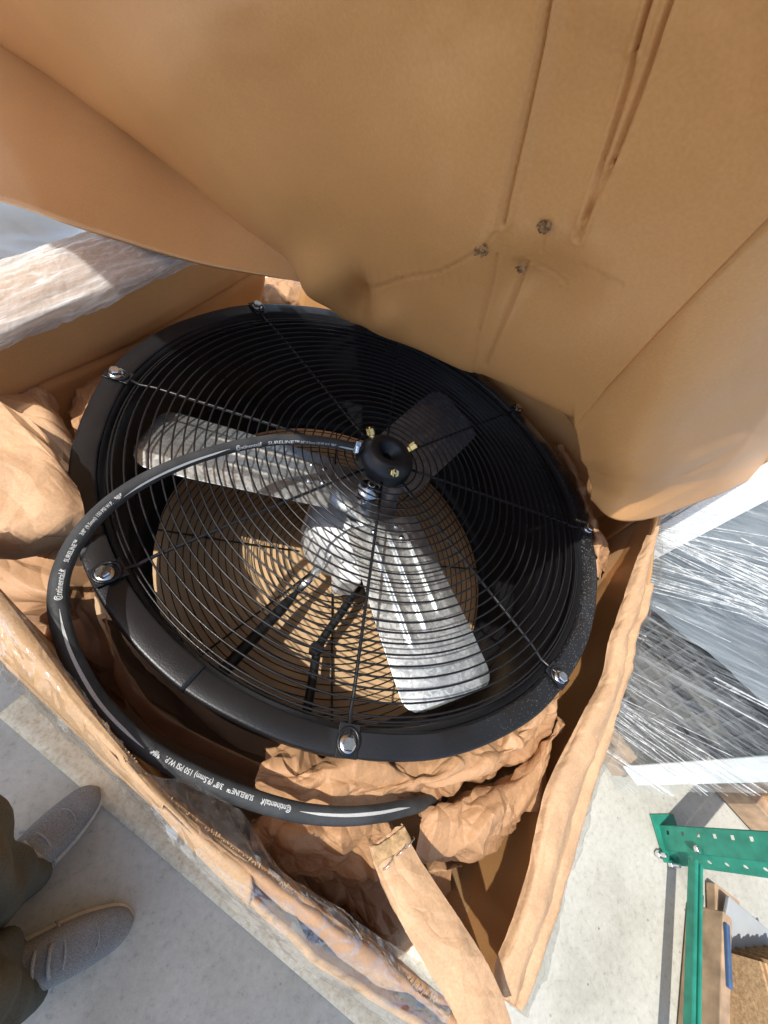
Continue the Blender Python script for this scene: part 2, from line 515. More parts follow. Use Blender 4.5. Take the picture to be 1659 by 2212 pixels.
def m_fabric(name, c1, c2, scale=700.0, rough=0.85):
    m, nt, p = new_mat(name)
    co = coords(nt)
    w = N(nt, 'ShaderNodeTexNoise', Scale=scale, Detail=2.0); nt.links.new(co, w.inputs[0])
    n = N(nt, 'ShaderNodeTexNoise', Scale=12.0, Detail=4.0); nt.links.new(co, n.inputs[0])
    r = ramp(nt, w.outputs[0], [(0.35, c1), (0.65, c2)])
    r2 = ramp(nt, n.outputs[0], [(0.3, (0.8, 0.8, 0.8)), (0.7, (1.1, 1.1, 1.1))])
    mx = N(nt, 'ShaderNodeMix', data_type='RGBA', blend_type='MULTIPLY'); mx.inputs[0].default_value = 1
    nt.links.new(r.outputs[0], mx.inputs[6]); nt.links.new(r2.outputs[0], mx.inputs[7])
    nt.links.new(mx.outputs[2], p.inputs['Base Color'])
    p.inputs['Roughness'].default_value = rough
    p.inputs['Specular IOR Level'].default_value = 0.15
    bump(nt, p, w.outputs[0], 0.5, 0.0006)
    return m
M_CANVAS = m_fabric('grey_canvas', (0.16, 0.16, 0.155), (0.31, 0.31, 0.30))
M_TROUSER = m_fabric('olive_trouser_cloth', (0.066, 0.066, 0.052), (0.118, 0.115, 0.095), 500.0)
M_LACE = m_fabric('shoe_lace', (0.26, 0.26, 0.26), (0.42, 0.42, 0.41))

def m_slip():
    m, nt, p = new_mat('tan_particle_board')
    co = coords(nt)
    n1 = N(nt, 'ShaderNodeTexNoise', Scale=95.0, Detail=6.0, Roughness=0.7); nt.links.new(co, n1.inputs[0])
    n2 = N(nt, 'ShaderNodeTexNoise', Scale=9.0, Detail=4.0); nt.links.new(co, n2.inputs[0])
    r1 = ramp(nt, n1.outputs[0], [(0.33, (0.60, 0.49, 0.32)), (0.5, (0.78, 0.69, 0.50)), (0.66, (0.86, 0.79, 0.62))])
    r2 = ramp(nt, n2.outputs[0], [(0.3, (0.85, 0.84, 0.82)), (0.7, (1.03, 1.03, 1.03))])
    mx = N(nt, 'ShaderNodeMix', data_type='RGBA', blend_type='MULTIPLY'); mx.inputs[0].default_value = 1.0
    nt.links.new(r1.outputs[0], mx.inputs[6]); nt.links.new(r2.outputs[0], mx.inputs[7])
    nt.links.new(mx.outputs[2], p.inputs['Base Color'])
    p.inputs['Roughness'].default_value = 0.8
    bump(nt, p, n1.outputs[0], 0.5, 0.002)
    return m
M_SLIP = m_slip()
# ------------------------------------------------------------------ floor and the added shade casters out of view
fl = mesh('floor', [(-60, -60, 0), (60, -60, 0), (60, 60, 0), (-60, 60, 0)], [(0, 1, 2, 3)], M_FLOOR)
tag(fl, kind='structure')
# added high slab behind the photographer, out of view, to shade this floor
CZ = 3.2
slope = math.tan(SUN_EL) / math.cos(math.radians(58) - SUN_TRAVEL)
cb1 = -0.02 - CZ / slope
can = empty('added_shade_canopy', box_pt(-0.5, cb1 - 0.34, 0), math.radians(-32))
tag(can, kind='structure')
boxmesh('added_shade_roof', (7.0, 0.68, 0.08), M_GREYSHEET, can, loc=(0, 0, CZ + .04))
for sx_ in (-3.4, 3.4):
    boxmesh('added_shade_post', (0.10, 0.10, CZ), M_GREYSHEET, can, loc=(sx_, -0.2, CZ / 2))
# added unseen roof: darkens the box interior, its edge lets the sun in
boxmesh('added_shade_roof', (14.0, 9.0, 0.10), M_GREYSHEET, can, loc=(0.5, 4.5 + 0.55 - (cb1 - 0.34), 5.0))
for sx_ in (-6.3, 7.3):
    for sy_ in (0.4, 8.4):
        boxmesh('added_shade_post', (0.14, 0.14, 4.95), M_GREYSHEET, can, loc=(sx_, sy_ + 0.55 - (cb1 - 0.34), 2.475))
# pale board sheet under the box, its edge showing along the near side
ss = sheet('slip_sheet', [[box_pt(a, b, 0.0055) for a in (-0.47, -0.2, 0.1, 0.4, 0.72)] for b in (-0.117, -0.03, 0.08)], 40, 10, M_SLIP, crumple=[(0.2, 0.0015)], thick=0.003, seed=200)
tag(ss, 'pale tan board sheet lying under the near edge of the box by the shoes', 'board sheet')
# ------------------------------------------------------------------ cardboard box
box = empty('cardboard_box', box_pt(-0.09, 0.48, 0))
tag(box, 'big open kraft cardboard box with torn rim holding the black fan', 'box')
bx0 = np.array(box.location)
def loc(rows):
    return [[np.asarray(p) - bx0 for p in r] for r in rows]
def bsheet(name, rows, *a, **k):
    return sheet(name, loc(rows), *a, **dict(k, parent=box))

Z_BOT = 0.405
# bottom
bsheet('bottom_panel', [[box_pt(a, b, Z_BOT) for a in (-0.60, -0.1, 0.40)] for b in (-0.01, 0.48, 0.985)], 60, 60, M_BOTTOM,
       crumple=[(0.20, 0.004), (0.05, 0.001)], thick=0.006, seed=3)

# near wall: a cut rim with open flutes, then the outer layer
near_in = [(-190, 1090, .385), (-100, 1178, .39), (0, 1283, .40), (75, 1380, .405), (150, 1480, .41), (240, 1592, .42), (330, 1698, .43),
           (430, 1782, .44), (540, 1862, .45), (640, 1935, .46), (740, 2010, .475), (850, 2092, .495), (960, 2175, .52), (1075, 2262, .545)]
near_out = [(-190, 1225, .40), (-100, 1300, .405), (0, 1402, .415), (75, 1478, .42), (150, 1552, .43), (240, 1640, .44), (330, 1728, .445),
            (430, 1838, .455), (540, 1948, .47), (610, 2008, .485), (680, 2070, .50), (790, 2140, .52), (900, 2210, .535), (1020, 2290, .55)]
P_in = [at(*q) for q in near_in]
P_out = [at(*q) for q in near_out]
bsheet('near_wall', [P_in, [p * [1, 1, 0] + [0, 0, 0.60] for p in P_in], [p * [1, 1, 0] + [0, 0, 0.003] for p in P_in]], 130, 24, M_CARD,
       crumple=[(0.12, 0.003)], thick=0.007, seed=5)
def down(P, out, z):
    return [np.array([p[0] - BX[0] * out, p[1] - BX[1] * out, z]) for p in P]
# outer layer of the near wall, ragged where it was torn
bsheet('outer_wall', [P_out, [p + np.array([-BX[0] * -.004, -BX[1] * -.004, -.07]) for p in P_out],
                      down(P_out, -0.012, 0.45), down(P_out, -0.018, 0.004)], 220, 30, M_CARD2,
       crumple=[(0.09, 0.003), (0.03, 0.0012)], thick=0.006, seed=6, ragged=0.004)
# rim flap folded outwards over the left half of the near wall
k = 9
mid = [(0.5 * (a + b) + np.array([0, 0, 0.012])) for a, b in zip(P_in[:k], P_out[:k])]
bsheet('rim_flap', [[p + np.array([0, 0, .003]) for p in P_in[:k]], mid, [p + np.array([0, 0, .006]) for p in P_out[:k]]], 140, 16, M_CARD2,
       crumple=[((0.30, 0.03), 0.004)], thick=0.006, seed=8)
# rolled, torn inner liner on the right half of the near rim
roll_a = [P_in[i] for i in range(7, 14)]
roll = []
for t, dz in ((0.0, -.012), (0.06, .004), (0.35, .010), (0.62, .002)):
    roll.append([np.asarray(P_in[i]) * (1 - t * .75) + np.asarray(P_out[i]) * (t * .75) + np.array([0, 0, dz]) for i in range(7, 14)])
bsheet('torn_liner', roll, 120, 18, M_PAPER, crumple=[(0.05, 0.005), (0.02, 0.0022)], thick=0.0012, seed=9)
# open flutes along the cut edge of the near wall
S = catmull(np.array(P_in), 420) - bx0
rf = random.Random(3)
fv, ff = [], []
for i in range(len(S) - 1):
    ph = i * math.pi
    if rf.random() < .28 or smooth_noise(np.array([i / 23.0]), np.array([.5]), 9)[0] > .25: continue
    p, q = S[i], S[i + 1]
    n2 = np.array([BX[0], BX[1], 0])
    a0 = rf.uniform(.0014, .0030) * (1 if i % 2 else -1); a1 = -a0 * rf.uniform(.6, 1.1)
    b0 = len(fv)
    up = np.array([rf.uniform(-.001, .001), rf.uniform(-.001, .001), rf.uniform(.0005, .0028)])
    dn = np.array([0, 0, -0.004])
    fv += [p + n2 * a0 + up, q + n2 * a1 + up, q + n2 * a1 + dn, p + n2 * a0 + dn]
    ff.append((b0, b0 + 1, b0 + 2, b0 + 3))
fo = mesh('corrugated_edge', fv, ff, M_TORN, box, smooth=False)
fm = fo.modifiers.new('thickness', 'SOLIDIFY'); fm.thickness = 0.0008
tag(fo, kind='stuff')

# right wall and its folded, paper covered rim
def rh(y): return .45 + .10 * (y - 1110) / 1010.0
r_in = [(1423, 1085), (1406, 1150), (1385, 1200), (1356, 1284), (1335, 1343), (1320, 1385), (1305, 1462), (1262, 1550), (1222, 1625), (1185, 1705), (1165, 1790), (1150, 1868), (1128, 1945), (1103, 2018), (1076, 2090), (1082, 2150)]
r_out = [(1432, 1085), (1426, 1150), (1420, 1200), (1412, 1260), (1397, 1319), (1376, 1372), (1362, 1455), (1336, 1548), (1308, 1637), (1280, 1720), (1256, 1815), (1226, 1900), (1205, 1975), (1182, 2045), (1160, 2120), (1128, 2185)]
R_in = [at(x, y, rh(y) + .004) for x, y in r_in]
R_out = [at(x, y, rh(y) + .012) for x, y in r_out]
R_w = [a * .3 + b * .7 + np.array([0, 0, -.006]) for a, b in zip(R_in, R_out)]
R_w = [box_pt(.405, .985, .80), box_pt(.400, .86, .80)] + R_w
bsheet('right_wall', [R_w, [p * [1, 1, 0] + np.array([AX[0] * .006, AX[1] * .006, .55]) for p in R_w],
                      [p * [1, 1, 0] + np.array([0, 0, .003]) for p in R_w]], 120, 40, M_CARD, crumple=[(0.17, 0.005)], thick=0.006, seed=12)
def lerp(A, B, t, dz=0):
    return [a * (1 - t) + b * t + np.array([0, 0, dz]) for a, b in zip(A, B)]
ts = [0.0, 0.12, 0.42, 0.66]
zz = [-.006, .006, .010, .001]
bsheet('rim_fold', [lerp(R_in, R_out, t, z) for t, z in zip(ts, zz)], 460, 70, M_PAPER2, crumple=[((0.16, 0.035), 0.0022), ((0.045, 0.016), 0.0024), (0.013, 0.0011)], thick=0.0016, seed=14, ridge=True, smooth=False)
ts = [0.58, 0.66, 0.88, 1.0, 1.03]
zz = [-.018, -.002, .004, -.004, -.03]
rows = [lerp(R_in, R_out, t, z) for t, z in zip(ts, zz)]
bsheet('rim_fold', [r[3:] for r in rows], 420, 60, M_PAPER2, crumple=[((0.15, 0.03), 0.0020), ((0.04, 0.016), 0.0022), (0.013, 0.0010)], thick=0.0016, seed=17, ridge=True, smooth=False)
bsheet('outer_wall', [[p + np.array([0, 0, -.012]) for p in R_out], [p * [1, 1, 0] + np.array([-AX[0] * .02, -AX[1] * .02, .4]) for p in R_out],
                      [p * [1, 1, 0] + np.array([-AX[0] * .02, -AX[1] * .02, .003]) for p in R_out]], 80, 20, M_CARD2, crumple=[(0.1, 0.003)], thick=0.005, seed=19)

# far left wall: inner face with fold lines, rim flap turned outwards
fl_in = [(-260, 860), (-120, 790), (0, 730), (98, 684), (169, 655), (238, 626), (317, 592), (384, 562), (500, 509), (585, 470)]
FLh = .425
F_in = [at(x, y, FLh) for x, y in fl_in]
def wall_folds(S, U, V):
    d = np.zeros(U.shape)
    for v0, s in ((0.075, .006), (0.17, -.006)):
        d += s * np.exp(-((V - v0 - .04 * np.sin(U * 3)) / .006) ** 2)
        d += s * .8 * np.clip((V - v0) / .05, 0, 1)
    return d
bsheet('left_wall', [F_in, [p * [1, 1, 0] + np.array([AX[0] * .004, AX[1] * .004, .60]) for p in F_in], [p * [1, 1, 0] + np.array([0, 0, .003]) for p in F_in]],
       120, 90, M_CARD, crumple=[(0.16, 0.006)], extra=wall_folds, thick=0.006, seed=21)
fl_out = [(-260, 720), (-120, 650), (0, 592), (60, 566), (106, 546), (150, 532), (220, 506), (290, 478), (380, 440), (480, 400)]
F_out = [at(x, y, FLh + .035) for x, y in fl_out]
bsheet('rim_flap', [[p + np.array([0, 0, .004]) for p in F_in], lerp(F_in, F_out, .35, .02), lerp(F_in, F_out, .75, .006), F_out], 120, 24, M_CARD2,
       crumple=[(0.06, 0.004), (0.02, 0.0015)], thick=0.005, seed=22)
# far wall
bsheet('far_wall', [[box_pt(a, 0.975, z) for a in (-0.63, -0.3, 0.05, 0.41)] for z in (0.80, 0.6, 0.003)], 40, 30, M_CARD, crumple=[(0.2, 0.006)], thick=0.006, seed=24)

# the big lid flap: hinged on the far wall, sagging over the fan, then raised towards the camera
FL_P0 = box_pt(0, 0.66, CAM_H - 0.43)
ang = math.radians(49.6)
FL_N = np.array([BX[0] * math.sin(ang), BX[1] * math.sin(ang), math.cos(ang)])
def flap_pt(x, y):
    return on_plane(x, y, FL_P0, FL_N)
low = [(-760, -430), (-330, -110), (-150, 25), (0, 132), (150, 232), (270, 316), (400, 424), (520, 520), (600, 570), (650, 606), (690, 652), (728, 706), (752, 722), (800, 740), (900, 782), (1000, 829), (1110, 885), (1225, 946),
       (1300, 850), (1400, 742), (1500, 640), (1600, 540), (1700, 440), (1850, 290)]
def interp_low(x):
    xs = [p[0] for p in low]; ys = [p[1] for p in low]
    return float(np.interp(x, xs, ys))
def seg_d(X, Y, a, b):
    ax, ay = a; bx_, by_ = b
    L2 = (bx_ - ax) ** 2 + (by_ - ay) ** 2
    t = np.clip(((X - ax) * (bx_ - ax) + (Y - ay) * (by_ - ay)) / L2, 0, 1)
    return np.hypot(X - ax - t * (bx_ - ax), Y - ay - t * (by_ - ay)), t
NU, NV = 660, 230
xs = np.linspace(-760, 1850, NU)
X = np.zeros((NV, NU)); Y = np.zeros((NV, NU))
for i, x in enumerate(xs):
    yl = interp_low(x)
    yt = -520.0
    for j in range(NV):
        f = (j / (NV - 1)) ** 1.0
        X[j, i] = x; Y[j, i] = yl + (yt - yl) * f
P = np.zeros((NV, NU, 3))
for j in range(NV):
    for i in range(NU):
        P[j, i] = flap_pt(X[j, i], Y[j, i])
D = np.zeros((NV, NU))           # positive = away from the camera
def crease(a, b, w, amp):
    global D
    d, t = seg_d(X, Y, a, b)
    D += amp * 0.9 * np.exp(-(d / (w * .62)) ** 2) - amp * .25 * np.exp(-((d - w * 1.3) / (w * .7)) ** 2)
for a, b, w, amp in [((1190, -60), (1089, 480), 7, .0050), ((1069, 550), (1029, 720), 5, .0028), ((1029, 720), (1010, 830), 5, .0022), ((1117, 592), (1040, 800), 5, .0030),
                     ((1400, -40), (1334, 165), 8, .0045), ((1334, 165), (1244, 500), 9, .0035), ((1445, -40), (1294, 390), 9, .0036), ((1294, 390), (1229, 540), 9, .0030),
                     ((1055, 520), (960, 575), 4, .0026), ((960, 575), (880, 592), 4, .0024), ((880, 592), (760, 640), 4, .0024), ((1117, 592), (1200, 650), 4, .001),
                     ((1230, 600), (1330, 640), 5, .0006), ((1055, 520), (1089, 480), 5, .0012), ((1165, 503), (1150, 570), 5, .001)]:
    crease(a, b, w, amp)
# two halves meet along the long crease: the right half lies a little lower
dA, _ = seg_d(X, Y, (1190, -60), (1089, 480))
line_x = np.interp(Y, [-60, 480, 560, 830], [1200, 1089, 1065, 1010])
D += 0.010 * (1 / (1 + np.exp(-(X - line_x) / 10)))
# the left side rolls away from the camera along the diagonal edge
ex = np.array([interp_low(x) for x in xs])
dist = (ex[None, :] - Y)
leftw = np.clip((690 - X) / 150.0, 0, 1)
D += leftw * (0.016 * np.exp(-np.clip(dist, 0, None) / 40.0) + 0.010 * np.exp(-np.clip(dist, 0, None) / 12.0))
# bottom fold rounds under, dent with a pulled crease by the low corner
D += (1 - leftw) * np.where(X < 1225, 0.022 * np.exp(-np.clip(dist, 0, None) / 14.0), 0)
D += -0.026 * np.exp(-(((X - 690) / 55) ** 2 + ((Y - 605) / 60) ** 2)) + 0.024 * np.exp(-(((X - 772) / 24) ** 2 + ((Y - 655) / 48) ** 2)) - 0.010 * np.exp(-(((X - 835) / 40) ** 2 + ((Y - 690) / 40) ** 2))
D += 0.012 * np.exp(-(((X - 1140) / 110) ** 2 + ((Y - 640) / 80) ** 2)) - 0.010 * np.exp(-(((X - 950) / 160) ** 2 + ((Y - 380) / 200) ** 2))
D += 0.005 * smooth_noise(X / 260.0, Y / 260.0, 5) + 0.0003 * smooth_noise(X / 60.0, Y / 60.0, 6)
D += 0.0006 * np.sin(X * 0.33) * np.exp(-(((X - 900) / 120) ** 2 + ((Y - 590) / 28) ** 2))
P = P + FL_N[None, None, :] * D[..., None]
# hidden part: from the low fold back to the hinge on the far wall
back = []
for t in (0.03, 0.25, 0.6, 1.0):
    row = []
    for i in range(NU):
        p = P[0, i]
        if xs[i] < 640 or xs[i] > 1225:
            q = p + FL_N * 0.03 * min(t * 2, 1) - np.array([0, 0, 1]) * 0.0
            row.append(q)
        else:
            a, b = to_ab(p)
            e = box_pt(np.clip(a, -.6, .36), 0.965, 0.795)
            row.append(p * (1 - t) + e * t + FL_N * .012 * math.sin(math.pi * min(t * 1.0, 1)))
    back.append(np.array(row))
E_UP = np.array([-BX[0] * math.cos(ang), -BX[1] * math.cos(ang), math.sin(ang)])
LID_TOP = 1.64
ext = []
for t in (0.15, 0.35, 0.6, 0.8, 1.0):
    ext.append(np.array([p + E_UP * max(0.0, ((LID_TOP if to_ab(p)[0] > -0.5 else 1.62) - p[2]) / math.sin(ang)) * t + np.array([0, 0, 1e-4 * t]) for p in P[-1]]))
AllP = np.concatenate([np.array(back[::-1]), P, np.array(ext)], axis=0) - bx0
nvv = AllP.shape[0]
faces = [(j * NU + i, j * NU + i + 1, (j + 1) * NU + i + 1, (j + 1) * NU + i) for j in range(nvv - 1) for i in range(NU - 1)
         if j >= len(back) or 650 <= xs[i] <= 1210]
M_LID = M_CARD
lid = mesh('lid_flap', AllP.reshape(-1, 3), faces, M_LID, box)
lm = lid.modifiers.new('thickness', 'SOLIDIFY'); lm.thickness = 0.005; lm.offset = -1
# torn scars in the lid
for k_, (x, y, s) in enumerate([(1055, 521, 12), (1165, 503, 12), (1117, 592, 10)]):
    base = flap_pt(x, y) + FL_N * 0.006
    rows = []
    for v in np.linspace(-1, 1, 5):
        rows.append([flap_pt(x + s * 1.35 * u * (1 - .25 * v * v), y + s * v * (1 - .25 * u * u)) + FL_N * (.0045 if x > 1060 else -.009) for u in np.linspace(-1, 1, 5)])
    bsheet('torn_scar', rows, 26, 22, M_SCAR, crumple=[(0.004, 0.0028), (0.0018, 0.0014)], seed=40 + k_, ragged=0.002, smooth=False)

# side panel of the lid, right of the diagonal crease, curving down to a cut edge
cr = [(1225, 924), (1300, 850), (1400, 742), (1500, 640), (1600, 540), (1700, 440), (1850, 290)]
top_row = [flap_pt(x, y) + FL_N * 0.018 for x, y in cr]
edge = [(1278, 1075, .405), (1330, 1118, .40), (1420, 1112, .385), (1520, 1076, .362), (1620, 1032, .338), (1720, 985, .315), (1900, 900, .275)]
bot_row = [at(*q) for q in edge]
def pl(t, k): return [a * (1 - t) + b * t - FL_N * k * (1 if i_ > 0 else .3) for i_, (a, b) in enumerate(zip(top_row, bot_row))]
bsheet('lid_side_panel', [top_row, pl(.3, .000), pl(.6, -.008), pl(.85, -.022), bot_row], 120, 70, M_CARD,
       crumple=[(0.14, 0.004)], thick=0.005, seed=27)

# added hidden panel: keeps the sun off the far right corner
cA = [top_row[0] + FL_N * .004, pl(.6, -.008)[0] + FL_N * .004, bot_row[0] + FL_N * .004, bot_row[2] + FL_N * .012]
cB = [box_pt(.04, .962, .80), box_pt(.2, .962, .80), box_pt(.385, .962, .80), box_pt(.392, .74, .80)]
bsheet('added_sun_block', [cA, [a * .5 + b * .5 for a, b in zip(cA, cB)], cB], 40, 30, M_CARD, crumple=[(0.15, 0.003)], thick=0.004, seed=28)
# darker side flap under the lid's left edge
def at_d(x, y, d):
    w = M @ np.array([x - CX, y - CY, FPX])
    return w / np.linalg.norm(w) * d + np.array([0, 0, CAM_H])
sf_x = [-700, -500, -300, -150, 0, 106, 212, 331, 439, 540, 655]
sf_y = [250, 302, 355, 395, 430, 469, 503, 543, 573, 592, 608]
sf_d = [1.36, 1.22, 1.11, 1.03, .955, .905, .875, .85, .835, .825, .835]
up_x = [-700, -500, -300, -150, 0, 120, 250, 370, 470, 560, 672]
up_y = [-400, -260, -130, 10, 95, 170, 258, 353, 428, 493, 585]
up_d = [1.75, 1.72, 1.66, 1.62, 1.33, 1.19, 1.07, .985, .92, .865, .81]
sf_a = [at_d(*q) for q in zip(sf_x, sf_y, sf_d)]
sf_b = [at_d(*q) for q in zip(up_x, up_y, up_d)]
sfm = [a * .5 + b * .5 + FL_N * .012 for a, b in zip(sf_a, sf_b)]
bsheet('side_flap', [sf_a, sfm, sf_b], 90, 40, M_CARD, crumple=[(0.2, 0.004)], thick=0.005, seed=29)

# ------------------------------------------------------------------ the fan
FC = np.array([0.18168822, 0.46971621, CAM_H - 0.49318089])
fan = empty('misting_fan', FC)
tag(fan, 'round black caged misting fan with galvanised blades lying face up in the box', 'fan')
PHI0 = math.radians(-95.7)

def drum_wob(a, j, r, z):
    return 0.0012 * math.sin(3 * a + .6) + 0.0006 * math.sin(11 * a), 0
drum = lathe('drum', [(0.408, -0.004), (0.402, -0.010), (0.400, -0.03), (0.398, -0.10), (0.397, -0.195), (0.404, -0.205), (0.404, -0.222), (0.396, -0.232),
                      (0.392, -0.285), (0.384, -0.305), (0.372, -0.313), (0.376, -0.318), (0.39, -0.312), (0.398, -0.29), (0.403, -0.235), (0.411, -0.222), (0.411, -0.205), (0.403, -0.19), (0.405, -0.03), (0.41, -0.008), (0.408, -0.004)],
             M_BLACK, fan, 160, wob=drum_wob)
fix_normals(drum)

def rim_wob(a, j, r, z):
    dents = 0.0022 * max(0, math.sin(a * 46)) * math.exp(-((a % (2 * math.pi) - math.radians(200)) / .35) ** 2)
    return 0.0010 * math.sin(5 * a + 1) + 0.0006 * math.sin(17 * a), (-dents if j >= 2 else 0) + 0.0009 * math.sin(9 * a)
prof = [(0.407, -0.012), (0.409, -0.003), (0.412, 0.0), (0.4345, 0.0), (0.4365, -0.0005), (0.4378, -0.0018), (0.4382, -0.0036), (0.4382, -0.012), (0.4362, -0.012)]
A1, A2 = math.radians(-121), math.radians(-148)
r1 = lathe('rim_flange', prof, M_RIM, fan, 180, math.radians(-122), math.radians(-145 + 360), rim_wob)
prof2 = [(0.407, -0.008), (0.409, 0.0008), (0.412, 0.0026), (0.4355, 0.0026), (0.4376, 0.0021), (0.4388, 0.0010), (0.4392, -0.0008), (0.4392, -0.012), (0.4372, -0.012)]
def rim2_wob(a, j, r, z):
    e = 0.0
    d = abs(a - math.radians(-148))
    if d < .06 and j >= 3: e = -0.018 * (1 - d / .06)
    return e, 0
r2 = lathe('rim_flange', prof2, M_RIM, fan, 40, math.radians(-148), math.radians(-120), rim2_wob)
for r in (r1, r2):
    fix_normals(r)
    sharp(r, 45)
    mm = r.modifiers.new('thickness', 'SOLIDIFY'); mm.thickness = 0.0015; mm.offset = -1

def ring(name, rad, z, wr, seg=112):
    a = np.linspace(0, 2 * math.pi, seg, endpoint=False)
    return tube(name, np.stack([rad * np.cos(a), rad * np.sin(a), np.full(seg, z)], 1), wr, M_WIRE, fan, 6, closed=True)
def dome(r):
    return 0.004 + 0.006 * (1 - (r / .4) ** 2) if r < 0.375 else 0.004 - (r - .375) * 0.45
front_r = list(np.linspace(0.0575, 0.3925, 25)) + [0.3975, 0.3995]
for i, r in enumerate(front_r):
    ring('guard_ring', r, dome(r) - (0.012 if i == len(front_r) - 1 else 0), 0.00138, 128 if r > .2 else 96)
for k_ in range(8):
    a = PHI0 + k_ * math.pi / 4
    rr = [0.046, 0.10, 0.20, 0.30, 0.37, 0.392, 0.405, 0.415, 0.424]
    zz = [dome(.046) - .0034, dome(.1) - .0036, dome(.2) - .0036, dome(.3) - .0036, dome(.37) - .0036, -.003, 0.0005, 0.0045, 0.0045]
    tube('guard_spoke', [(r * math.cos(a), r * math.sin(a), z) for r, z in zip(rr, zz)], 0.0023, M_WIRE, fan, 8)
# rear guard
for r in np.linspace(0.105, 0.372, 21):
    ring('rear_guard_ring', r, -0.322 - 0.02 * (1 - (r / .38) ** 2), 0.00115, 96)
for k_ in range(8):
    a = PHI0 + math.radians(9) + k_ * math.pi / 4
    tube('rear_guard_spoke', [(r * math.cos(a), r * math.sin(a), -0.326 - 0.02 * (1 - (r / .38) ** 2)) for r in (0.08, 0.2, 0.3, 0.375, 0.395)], 0.002, M_WIRE, fan, 8)
# bolts with clip plates
for k_ in range(8):
    a = PHI0 + k_ * math.pi / 4
    c = Vector((0.425 * math.cos(a), 0.425 * math.sin(a), 0))
    rot = Matrix.Rotation(a, 4, 'Z')
    pl = boxmesh('clip_plate', (0.034, 0.024, 0.0016), M_RIM, fan, bevel=0.0005)
    pl.matrix_local = Matrix.Translation(c + Vector((-.004 * math.cos(a), -.004 * math.sin(a), 0.0062 if k_ == 7 else 0.0028))) @ rot
    zb = 0.0085 if k_ == 7 else 0.0052
    bo = hexprism('bolt', 0.0080, 0.0070, M_ZINC, fan, Matrix.Translation(c + Vector((0, 0, zb + .0035))) @ Matrix.Rotation(a + k_ * .7, 4, 'Z'))
    wa = lathe('washer', [(0.0048, .001), (0.0101, 0.0006), (0.0105, -0.0006), (0.0101, -0.0012)], M_ZINC, bo, 28)
    wa.location = (0, 0, -0.0036)
    # the wire's eye round the bolt
    t = np.linspace(0, 2 * math.pi, 28, endpoint=False)
    eye = tube('wire_eye', np.stack([0.0135 * np.cos(t), 0.0115 * np.sin(t), np.zeros(28)], 1), 0.0021, M_WIRE, fan, 6, closed=True)
    eye.matrix_local = Matrix.Translation(c + Vector((-.003 * math.cos(a), -.003 * math.sin(a), zb - .0005))) @ rot

# blades: pitched, with two pressed ridges and a folded edge
def make_blade():
    nu, nv = 70, 120
    verts, faces = [], []
    for i in range(nu):
        r = 0.070 + (0.380 - 0.070) * i / (nu - 1)
        f = (r - 0.07) / 0.310
        w0, w1 = 0.066 + 0.004 * min(f * 1.6, 1), 0.068 + 0.012 * min(f * 1.4, 1)
        rc = 0.028
        tip = max(0, (r - (0.380 - rc)) / rc)
        cut = rc * (1 - math.sqrt(max(0, 1 - tip * tip)))
        lo, hi = -w0 + cut, w1 - cut
        for j in range(nv):
            s = lo + (hi - lo) * j / (nv - 1)
            z = 0.0
            for c0, amp, wd in ((-0.026, .0034, .0042), (0.004, .0034, .0042), (0.034, .0030, .0042)):
                g = min(1, max(0, (0.29 - r - (c0 + .02) * .6) / 0.02)) * min(1, max(0, (r - .085) / .02))
                z += amp * g * math.exp(-((s - c0) / wd) ** 2)
            if s > w1 - 0.024: z -= (s - (w1 - 0.024)) * 0.42
            z += -0.45 * s * s                                   # cupped
            verts.append((r, s, z))
    for i in range(nu - 1):
        for j in range(nv - 1):
            faces.append((i * nv + j, (i + 1) * nv + j, (i + 1) * nv + j + 1, i * nv + j + 1))
    return verts, faces
bv, bf = make_blade()
pitch = math.radians(13)
blade_me = None
for k_ in range(3):
    a = math.radians((-69.5, 53.0, 177.0)[k_])
    if blade_me is None:
        bl = mesh('blade', bv, bf, M_GALV, fan)
        blade_me = bl.data
    else:
        bl = bpy.data.objects.new('blade', blade_me); COL.objects.link(bl); bl.parent = fan
    m_ = bl.modifiers.new('thickness', 'SOLIDIFY'); m_.thickness = 0.0014; m_.offset = -1
    bl.matrix_local = Matrix.Translation((0, 0, -0.074)) @ Matrix.Rotation(a, 4, 'Z') @ Matrix.Rotation(pitch, 4, 'X')
    for (rx, sx) in ((0.088, -0.022), (0.088, 0.020), (0.112, -0.024), (0.112, 0.022)):
        rv = lathe('rivet', [(0.0001, .0026), (0.003, .0022), (0.0050, 0.0006), (0.0055, -0.001)], M_STEEL, bl, 16)
        rv.location = (rx, sx, 0.0008)
# spider plate and bushing
pv, pf = [], []
nseg = 72
for i in range(nseg):
    a = 2 * math.pi * i / nseg
    d = math.cos(3 * (a - math.radians(-67)))
    r = 0.062 + 0.050 * (0.5 + 0.5 * d) ** 1.4
    pv.append((r * math.cos(a), r * math.sin(a), -0.094 - 0.010 * math.sin(3 * (a - math.radians(-67))) * 0.9))
for i in range(nseg):
    a = 2 * math.pi * i / nseg
    pv.append((0.02 * math.cos(a), 0.02 * math.sin(a), -0.090))
for i in range(nseg):
    j = (i + 1) % nseg
    pf.append((i, j, nseg + j, nseg + i))
sp_ = mesh('spider_plate', pv, pf, M_GALV, fan)
m_ = sp_.modifiers.new('thickness', 'SOLIDIFY'); m_.thickness = 0.003
fix_normals(lathe('bushing', [(0.0001, -0.058), (0.007, -0.058), (0.0085, -0.060), (0.0085, -0.072), (0.0215, -0.075), (0.0235, -0.078), (0.026, -0.112), (0.034, -0.117), (0.034, -0.16)], M_STEEL, fan, 40))
